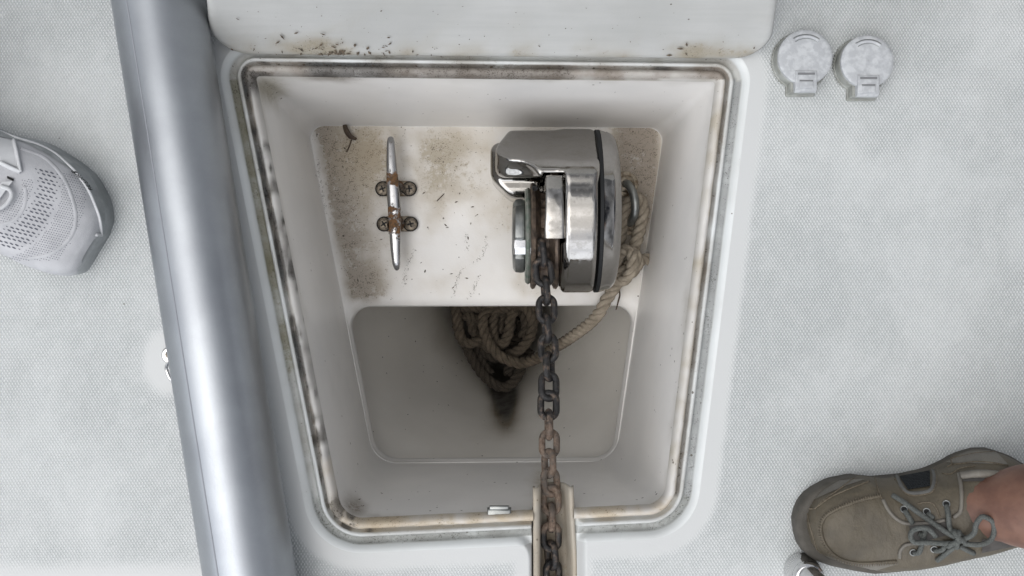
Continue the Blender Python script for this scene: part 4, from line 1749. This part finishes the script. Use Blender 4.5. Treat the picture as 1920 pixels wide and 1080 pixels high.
    for pts, hs_ in (([(932, 438), (1010, 490), (1100, 550), (1250, 648), (1330, 700), (1400, 742)], [.001, .003, .004, .005, .006, .008]),
                     ([(1395, 775), (1300, 775), (1180, 770), (1095, 770), (1055, 730), (1065, 690), (1110, 668), (1180, 665), (1225, 695), (1252, 730)], [.008, .009, .010, .010, .010, .010, .011, .011, .010, .008]),
                     ([(1450, 745), (1500, 722), (1535, 690), (1542, 640), (1552, 590), (1582, 575), (1615, 615), (1630, 680), (1610, 740), (1570, 768), (1500, 775), (1450, 770)], [.008, .009, .010, .012, .013, .013, .012, .011, .010, .009, .009, .008]),
                     ([(1025, 550), (1055, 600), (1085, 645)], [.0005, .003, .002]), ([(1195, 570), (1240, 610)], [.0005, .003]), ([(1338, 512), (1350, 580), (1356, 660), (1380, 720)], [.0005, .004, .004, .006]),
                     ([(1095, 868), (1130, 850), (1150, 800), (1170, 740)], [.0005, .004, .004, .002]), ([(1250, 850), (1300, 830), (1330, 790)], [.0005, .004, .004]),
                     ([(1390, 800), (1350, 840), (1290, 890), (1265, 912)], [.006, .004, .003, .002]), ([(1430, 800), (1480, 830), (1540, 862)], [.006, .003, .0015]),
                     ([(1130, 720), (1170, 740)], [.002, .003]), ([(1180, 690), (1160, 750)], [.002, .004])):
        mb.tube(lace(pts, hs_=hs_), .0025, 9)
    kc = sf.hit(*Z([(1412, 752)])[0], .006)[0]
    for i in range(3):
        a0 = .5 + i * 1.0
        u = Vector((cos(a0), sin(a0), .15)); v_ = Vector((-sin(a0) * .4, cos(a0) * .4, .8))
        mb.tube([kc + Vector((i * .002 - .002, (i - 1) * .003, .001)) + u * (.0075 * cos(t)) + v_ * (.0055 * sin(t)) for t in np.linspace(0, 2 * pi, 25)[:-1]], .0025, 9, closed=True)
    mb.build('lace', M_lace, shoe, sharp=None)
    # collar: dark lining and padded rim round the ankle
    rim = [(1452, 300), (1560, 285), (1680, 285), (1800, 300), (1920, 345)]
    low = [(1450, 540), (1520, 580), (1570, 700), (1600, 790), (1700, 800), (1850, 790)]
    mb = MB()
    mb.tube(sf.line(Z(rim), .002), .0040, 10)
    mb.build('collar', M_lth2, shoe, sharp=None)
    mb = MB()
    mb.grid(sf.patch(Z([(1600, 760), (1800, 770), (1900, 800), (1600, 862)]), lift=.0010))
    mb.build('lining', M_inner, shoe, sharp=None)
    mb = MB()
    mb.grid(sf.patch(Z([(1425, 275), (1700, 262), (1960, 325), (1440, 335)]), lift=.0008))
    mb.build('lining', M_inner, shoe, sharp=None)
    return shoe, sf


man = empty('person', P(1760, 560, 0), 'tan-legged person standing in scuffed khaki boat shoes at the right', 'person')
shoeA, sfA = build_boat_shoe(man)

# second shoe of the same pair, its toe just entering the frame at the top
toeA = P(1490, 975, 0)
ang2 = radians(48)
tipB = P(1606, -4, 0)


def xfB(p):
    q = p - toeA
    m_ = Matrix.Rotation(ang2, 3, 'Z')
    q = m_ @ Vector((q.x, -q.y, 0))
    return Vector((tipB.x + q.x, tipB.y + q.y + .012, p.z))


build_boat_shoe(man, xfB, details=False)

ankA = P(1938, 950, .085)
ankB = xfB(P(1890, 945, .03)); ankB.z = .085
hipC = Vector((.98, .10, .93))


def legs(X, Y, Z):
    d = None
    for ank, s_ in ((ankA, -1), (ankB, 1)):
        knee = Vector((ank.x + .24, ank.y * (1.05 if s_ < 0 else .75), .50))
        hip = hipC + Vector((.0, s_ * .095, -.03))
        calf = ank.lerp(knee, .58) + Vector((.022, 0, 0))
        hd = -1 if s_ < 0 else 1
        toe_dir = Vector((-1, -.12, 0)) if s_ < 0 else (Matrix.Rotation(ang2, 3, 'Z') @ Vector((-1, 0, 0)))
        foot = ank + toe_dir * .055 + Vector((0, -.002, -.035))
        heel = ank - toe_dir * .022 + Vector((0, 0, -.030))
        e = sd_cone(X, Y, Z, ank, calf, .031, .048)
        e = smin(e, sd_cone(X, Y, Z, calf, knee, .048, .05), .03)
        e = smin(e, sd_cone(X, Y, Z, knee, hip, .057, .088), .03)
        e = smin(e, sd_cone(X, Y, Z, ank, foot, .033, .029), .015)
        e = smin(e, sd_cone(X, Y, Z, ank, heel, .036, .032), .02)
        d = e if d is None else smin(d, e, .03)
    d = smin(d, sd_ell(X, Y, Z, hipC + Vector((0, 0, .03)), (.13, .19, .13)), .05)
    return d


sdf_obj('body', legs, (.36, -.36, .0), (1.18, .62, 1.12), .011, M_skin, man)


def shorts(X, Y, Z):
    d = None
    for ank, s_ in ((ankA, -1), (ankB, 1)):
        knee = Vector((ank.x + .24, ank.y * (1.05 if s_ < 0 else .75), .50))
        hip = hipC + Vector((.0, s_ * .095, -.03))
        mid = knee.lerp(hip, .22)
        e = sd_cone(X, Y, Z, mid, hip, .092, .115)
        d = e if d is None else smin(d, e, .03)
    d = smin(d, sd_ell(X, Y, Z, hipC + Vector((0, 0, .03)), (.15, .21, .15)), .05)
    return d


sdf_obj('shorts', shorts, (.52, -.36, .40), (1.26, .56, 1.16), .014, M_shorts, man)

# ---- running shoe at the left
woman = empty('person', P(-190, 330, 0), 'person standing in a pale grey perforated running shoe left of the tube', 'person')
M_knit = simple_mat('grey_knit', (.44, .445, .46), (.385, .39, .405), 60, .8, 0, .35, 1400)
M_over = simple_mat('pale_overlay', (.52, .53, .54), (.47, .48, .49), 60, .6)
M_mid = simple_mat('grey_foam_midsole', (.30, .315, .32), (.235, .25, .25), 45, .7, 0, .3, 300)
M_perf = simple_mat('perforation_shadow', (.09, .095, .115), None, rough=.9)
M_smud = simple_mat('grubby_rand', (.25, .265, .265), (.34, .355, .36), 60, .7, 0, .2, 300)
toe = P(196, 458, .0)
axd = Vector((-cos(radians(31)), sin(radians(31)), 0))       # toe -> heel
lat = Vector((axd.y, -axd.x, 0))                              # towards the upper right of the picture
if lat.y < 0: lat = -lat
LS = .318
us = [0, .003, .010, .022, .04, .065, .095, .13, .17, .21, .25, .28, .30, .318]
S_TOP = [(207, 428), (209, 408), (204, 377), (183, 335), (155, 308), (117, 283), (83, 266), (36, 256), (0, 242), (-60, 212), (-130, 178), (-220, 140), (-300, 112), (-345, 108)]
S_BOT = [(207, 428), (196, 455), (169, 497), (150, 517), (119, 520), (69, 505), (28, 485), (0, 472), (-60, 440), (-140, 392), (-230, 330), (-310, 275), (-352, 236)]
hh = [.030, .037, .043, .049, .055, .062, .070, .082, .094, .096, .090, .086, .075, .05]


def loc_uv(pts):
    pts = [(q.x, q.y) for q in catmull([Vector((x, y, 0)) for x, y in pts], 6)]
    q = [P(x, y, .008) - toe for x, y in pts]
    return [(max(0, v.dot(axd)), v.dot(lat)) for v in q]


_t, _b = loc_uv(S_TOP), loc_uv(S_BOT)
_t = [(-.0015, .004)] + [q for q in _t if q[0] > .002]
_b = [(-.0015, -.004)] + sorted(q for q in _b if q[0] > .0005)
_t.sort()


def sneaker_rows(ins, zb_, scale_h=1.0, n=40, pz=.62, tuck=0.0):
    st = []
    for k in range(72):
        u = LS * (0.5 - 0.5 * cos(pi * k / 71))
        vt = float(np.interp(u, [q[0] for q in _t], [q[1] for q in _t])) - ins
        vb = float(np.interp(u, [q[0] for q in _b], [q[1] for q in _b])) + ins + tuck
        if vt - vb < .004: vt, vb = (vt + vb) / 2 + .002, (vt + vb) / 2 - .002
        uu = ins + u * (LS - 2 * ins) / LS
        c = toe + axd * uu + lat * ((vt + vb) / 2)
        w = (vt - vb) / 2
        endf = smooth(0, .012, LS - u) ** .5
        st.append(((c.x, c.y, 0), lat, max(.002, w * max(.06, endf)), max(.002, w * max(.06, endf)), float(np.interp(u, us, hh)) * scale_h, zb_))
    return shoe_last(st, n, pz)


rows = sneaker_rows(.0015, .014)
V = [p for r in rows for p in r]
m = len(rows[0])
F = [(i * m + j, i * m + j + 1, (i + 1) * m + j + 1, (i + 1) * m + j) for i in range(len(rows) - 1) for j in range(m - 1)]
sfS = Surf(V, F)
mb = MB()
mb.grid(rows)
mb.cur = 1
W = lambda pts: [(x / 3.6, 230 + y / 3.6) for x, y in pts]      # from the 792 px wide study of the shoe


def dash(zx, zy, ln, wd, ang):
    px, py = zx / 3.6, 230 + zy / 3.6
    a = radians(ang)
    du, dv = Vector((cos(a), sin(a))), Vector((-sin(a), cos(a)))
    pts = []
    for k in range(8):
        t = 2 * pi * k / 8
        q = Vector((px, py)) + du * (ln / 2 * cos(t)) + dv * (wd / 2 * sin(t))
        pts.append(sfS.hit(q.x, q.y, .0003)[0])
    mb.add(pts, [tuple(range(8))])


for r_ in range(22):
    for c_ in range(16):
        zx = -10 + c_ * 36 + (r_ % 2) * 18 - r_ * 1.0
        zy = 250 + r_ * 27 + c_ * 9
        # band that sweeps from the eyestay round the toe box
        dx, dy = zx + 20, zy - 380
        rad = math.hypot(dx, dy * .82)
        if 262 < rad < 425 and zy > 235 and zx > -40 and zy < 865:
            if rad < 285 or rad > 400:
                dash(zx, zy, 4.2, 1.6, 28)
            else:
                dash(zx, zy, 8.4, 2.8, 28)
for r_ in range(48):
    for c_ in range(40):
        zx = -10 + c_ * 17 + (r_ % 2) * 8
        zy = 240 + r_ * 16 + c_ * 4
        dx, dy = zx + 20, zy - 380
        rad = math.hypot(dx, dy * .82)
        if (440 < rad < 610 and zy > 300) or (170 < rad < 245 and zy > 380):
            if zx < 690 and zy < 930 and zx * .55 + 60 < zy:
                dash(zx, zy, 2.4, 1.3, 28)
sneaker = mb.build('running_shoe', [M_knit, M_perf], woman, sharp=None)
mb = MB()
ol = sneaker_rows(0, 0, n=2, tuck=.004)
poly = [r[-1] for r in ol] + [r[0] for r in reversed(ol)]
mb.prism([(p.x, p.y) for p in poly], .0, .027, .008, 4)
mb.build('midsole', M_mid, sneaker, sharp=55)
rows2 = [[p + Vector((0, 0, 0)) for p in r[:]] for r in sneaker_rows(.0003, .012, 1.0, 60)]
# rubber rand wrapped over the toe: the lower flank of the last, slightly proud
mb = MB()
rn = [[r[k] for k in range(0, 11)] for r in rows2[3:46]]
mb.grid(rn)
o = mb.build('side_rand', M_smud, sneaker, sharp=None)
mb = MB()
mb.tube(sfS.line(W([(0, 62), (120, 110), (250, 150), (360, 205), (440, 270), (520, 350), (590, 450), (640, 560), (672, 660), (684, 780)]), .0004), .0021, 8, flat=.7)
mb.build('rand_edge', M_over, sneaker, sharp=None)
mb = MB()
for pts in ([(90, 125), (112, 210), (138, 335)], [(138, 335), (60, 300), (0, 270)]):
    mb.tube(sfS.line(W(pts), .0010), .0028, 8, flat=.6)
mb.build('eyestay_trim', M_over, sneaker, sharp=None)
mb = MB()
mb.grid(sfS.patch(W([(-40, 90), (86, 128), (120, 300), (-40, 240)]), lift=.0006))
mb.build('side_panel', M_over, sneaker, sharp=None)
mb = MB()
mb.grid(sfS.patch(W([(-40, 470), (20, 400), (90, 395), (-30, 560)]), lift=.0045))
mb.tube([q + Vector((0, 0, .004)) for q in sfS.line(W([(-30, 600), (50, 560), (92, 500), (80, 455), (20, 430)]), .0015)], .0022, 8)
mb.build('lace', M_over, sneaker, sharp=None)
p, nn = sfS.hit(*W([(72, 378)])[0], .0006)
mb = MB()
mb.prism([(-.0030, -.0012), (.0030, -.0012), (.0030, .0012), (-.0030, .0012)], 0, .0008, .0002, frame=lambda q: p + Vector((q.x, q.y - q.x * .45, q.z)))
mb.build('eyelet', M_dark, sneaker, sharp=None)
for pts in ([(140, 170), (300, 235), (420, 360), (490, 520), (510, 660), (470, 780), (350, 880), (180, 920)], [(0, 690), (90, 660), (150, 590), (172, 500), (165, 430)]):
    mb = MB()
    mb.tube(sfS.line(W(pts), -.0026), .0034, 8)
    mb.build('knit_welt', M_knit, sneaker, sharp=None)
# lettering along the rand
text = "RESPROP"
la = W([(620, 462), (505, 338)])
lmb = MB()
bv = BVHTree.FromPolygons([tuple(v) for r in rows2 for v in r], [(i_ * 61 + j, i_ * 61 + j + 1, (i_ + 1) * 61 + j + 1, (i_ + 1) * 61 + j) for i_ in range(71) for j in range(60)])
for i, ch in enumerate(text):
    fc = bpy.data.curves.new('lettering', 'FONT')
    fc.body = ch
    fc.size = .0066
    fc.shear = .3
    fc.extrude = .00015
    t = i / (len(text) - .5)
    px, py = la[0][0] + (la[1][0] - la[0][0]) * t + 2 * sin(pi * t), la[0][1] + (la[1][1] - la[0][1]) * t - 2 * sin(pi * t)
    d = (P(px, py, 0) - Vector((0, 0, H))).normalized()
    hp, hn, _, _ = bv.ray_cast(Vector((0, 0, H)), d)
    if hp is None:
        continue
    if hn.dot(d) > 0: hn = -hn
    e1 = (P(la[1][0], la[1][1], .03) - P(la[0][0], la[0][1], .03)).normalized()
    e1 = (e1 - hn * e1.dot(hn)).normalized()
    e2 = hn.cross(e1)
    tmp = bpy.data.objects.new('lettering_curve', fc)
    me = bpy.data.meshes.new_from_object(tmp)
    Mx = Matrix.Translation(hp + hn * .0014) @ Matrix((e1, e2, hn)).transposed().to_4x4()
    lmb.add([Mx @ v.co for v in me.vertices], [tuple(q.vertices) for q in me.polygons])
    bpy.data.objects.remove(tmp)
    bpy.data.meshes.remove(me)
lmb.build('lettering', M_black, sneaker, smooth_=False, sharp=None)

ankC = toe + axd * .215 + Vector((0, 0, .10))
kneC = ankC + Vector((-.26, .05, .34))
hipW = ankC + Vector((-.56, .12, .66))
footD = toe + Vector((-.30, .40, 0))


def legw(X, Y, Z):
    e = sd_cone(X, Y, Z, ankC + axd * -.03 + Vector((0, 0, -.03)), ankC, .032, .036)
    e = smin(e, sd_cone(X, Y, Z, ankC, kneC, .036, .058), .02)
    e = smin(e, sd_cone(X, Y, Z, kneC, hipW, .058, .085), .03)
    return e


sdf_obj('body', legw, tuple(min(a, b) - .1 for a, b in zip(ankC, hipW)), tuple(max(a, b) + .12 for a, b in zip(ankC, hipW)), .011, M_skin, woman)


def trou(X, Y, Z):
    lo_ = ankC.lerp(kneC, .12)
    e = sd_cone(X, Y, Z, lo_, kneC, .058, .075)
    e = smin(e, sd_cone(X, Y, Z, kneC, hipW, .075, .105), .03)
    return e


sdf_obj('trousers', trou, tuple(min(a, b) - .15 for a, b in zip(ankC, hipW)), tuple(max(a, b) + .15 for a, b in zip(ankC, hipW)), .013, M_trouser, woman)

# ------------------------------------------------------------------ dirt that lies loose in the locker
def twig(name, pts, r, label, cat):
    mb = MB()
    c = catmull(pts, .0015)
    n = len(c)
    mb.tube(c, [r * (.45 + .55 * sin(pi * min(1, .12 + .8 * i / n))) for i in range(n)], 7, flat=.6)
    o = mb.build(name, M_leaf, None, sharp=None)
    return tag(o, label, cat)


lf = MB()
c = catmull([P(645, 233, FZ + .004), P(650, 246, FZ + .007), P(657, 256, FZ + .006), P(668, 261, FZ + .003)], .0012)
n = len(c)
lf.tube(c, [.0012 + .0042 * sin(pi * min(1, .1 + .82 * i / n)) ** .8 * (1 - .4 * i / n) for i in range(n)], 8, flat=.45)
lf.tube(catmull([P(659, 262, FZ + .002), P(655, 274, FZ + .002), P(650, 285, FZ + .0015)], .0015), .0009, 6)
o = lf.build('dry_leaf', M_leaf, None, sharp=None)
tag(o, 'curled dark dry leaf with its stalk, lying on the shelf left of the cleat', 'leaf')
twig('twig', [P(1160, 535, FZ + .02), P(1162, 553, FZ + .012), P(1159, 566, FZ + .006), P(1155, 581, FZ + .003)], .0012, 'thin dark twig hanging below the rope knot', 'twig')
twig('twig', [P(833, 363, FZ + .002), P(826, 370, FZ + .0025), P(819, 377, FZ + .0015)], .0007, 'short dark twig lying on the shelf between cleat and windlass', 'twig')

fl = MB()
deps = bpy.context.evaluated_depsgraph_get()
random.seed(11)


def flake(px, py, z, s_):
    c = P(px, py, z) + Vector((0, 0, .0006))
    a = random.uniform(0, pi)
    u, v_ = Vector((cos(a), sin(a), random.uniform(-.2, .2))), Vector((-sin(a), cos(a), random.uniform(-.2, .2)))
    k = random.uniform(.18, .5)
    h_ = Vector((0, 0, s_ * .25))
    pts = [c - u * s_, c - u * s_ * .2 + v_ * s_ * k, c + u * s_, c + u * s_ * .15 - v_ * s_ * k * .8]
    fl.add([p + h_ * random.uniform(0, 1) for p in pts] + [c + h_ * 2], [(0, 1, 4), (1, 2, 4), (2, 3, 4), (3, 0, 4)])


def scatter(n, x0, x1, y0, y1, z, s0, s1):
    for _ in range(n):
        flake(random.uniform(x0, x1), random.uniform(y0, y1), z, random.uniform(s0, s1) ** 1.0)


for _ in range(150):
    x, y = random.uniform(600, 1225), random.uniform(240, 560)
    if x < 588 + (y - 240) * .21 or x > 1240 - (y - 240) * .15: continue
    if 905 < x < 1150 and y < 548: continue
    flake(x, y, FZ, random.choice((.0008, .001, .0012, .0016, .0024)))
for _ in range(90):
    x = random.gauss(650, 70) if random.random() < .5 else random.uniform(480, 1330)
    flake(x, 122 + random.uniform(-8, 10) + (x - 500) * .012, -.010, random.choice((.001, .0014, .002, .003)))
for _ in range(70):
    y = random.uniform(180, 940)
    flake(464 + (y - 140) * .198 + random.uniform(-6, 7), y, -.008, random.choice((.0008, .0012, .002, .003)))
for _ in range(40):
    y = random.uniform(150, 930)
    flake(1362 - (y - 140) * .123 + random.uniform(-5, 5), y, -.008, random.choice((.0008, .0012, .0018, .0026)))
for _ in range(46):
    x = random.gauss(655, 28); y = random.gauss(955, 14)
    t = smooth(1000, 880, y)
    flake(x, y, -.016 - .10 * t, random.choice((.001, .0016, .0024)))
def lid_flake(px, t_, s_):
    c = h0 + ux * ((px - 960) * S) + ut * t_ + un * .0004 + Vector((0, skew * (px - 960) * S * .9, 0))
    a = random.uniform(0, pi)
    u, v_ = ux * cos(a) + ut * sin(a), ut * cos(a) - ux * sin(a)
    k = random.uniform(.2, .6)
    fl.add([c - u * s_, c + v_ * s_ * k, c + u * s_, c - v_ * s_ * k, c + un * s_ * .3], [(0, 1, 4), (1, 2, 4), (2, 3, 4), (3, 0, 4)])


for _ in range(75):
    lid_flake(random.gauss(640, 90), .003 + abs(random.gauss(0, .010)), random.choice((.0007, .001, .0014, .0022, .003)))
for px, t_, s_ in ((541, .030, .0045), (530, .022, .004), (640, .006, .004), (1270, .018, .004), (1252, .008, .0035), (1283, .010, .003), (470, .055, .0025), (729, .068, .0015), (1010, .02, .002), (1405, .02, .0018), (1280, .024, .003)):
    lid_flake(px, t_, s_)
for _ in range(60):
    lid_flake(random.uniform(430, 1400), random.uniform(.004, .075), random.choice((.0005, .0007, .001)))
for pts in ([(911, 440), (912, 460), (905, 478), (893, 490), (886, 492)], [(870, 500), (858, 522), (851, 555)], [(898, 515), (888, 545), (876, 558)], [(779, 470), (768, 488), (760, 512), (757, 535)],
            [(876, 440), (874, 458), (878, 470)], [(640, 500), (668, 530), (690, 556)], [(596, 300), (600, 340), (612, 400)]):
    for q in catmull([Vector((x, y, 0)) for x, y in pts], 1.5):
        for _k in range(3):
            if random.random() < .55:
                flake(q.x + random.gauss(0, 2.0), q.y + random.gauss(0, 2.0), FZ, random.choice((.0004, .0006, .0009)))
for _ in range(260):
    x, y = random.gauss(640, 60), random.uniform(245, 560)
    if x < 592 + (y - 240) * .21 or x > 900: continue
    flake(x, y, FZ, random.choice((.0004, .0005, .0008)))
for _ in range(120):
    x, y = random.gauss(830, 45), random.gauss(300, 40)
    if y < 243 or x > 915: continue
    flake(x, y, FZ, random.choice((.0004, .0005, .0008)))
o = fl.build('leaf_litter', M_flake, None, smooth_=False, sharp=None)
tag(o, 'dark crumbs of leaf litter scattered over the locker shelf and rim', 'debris', kind='stuff')
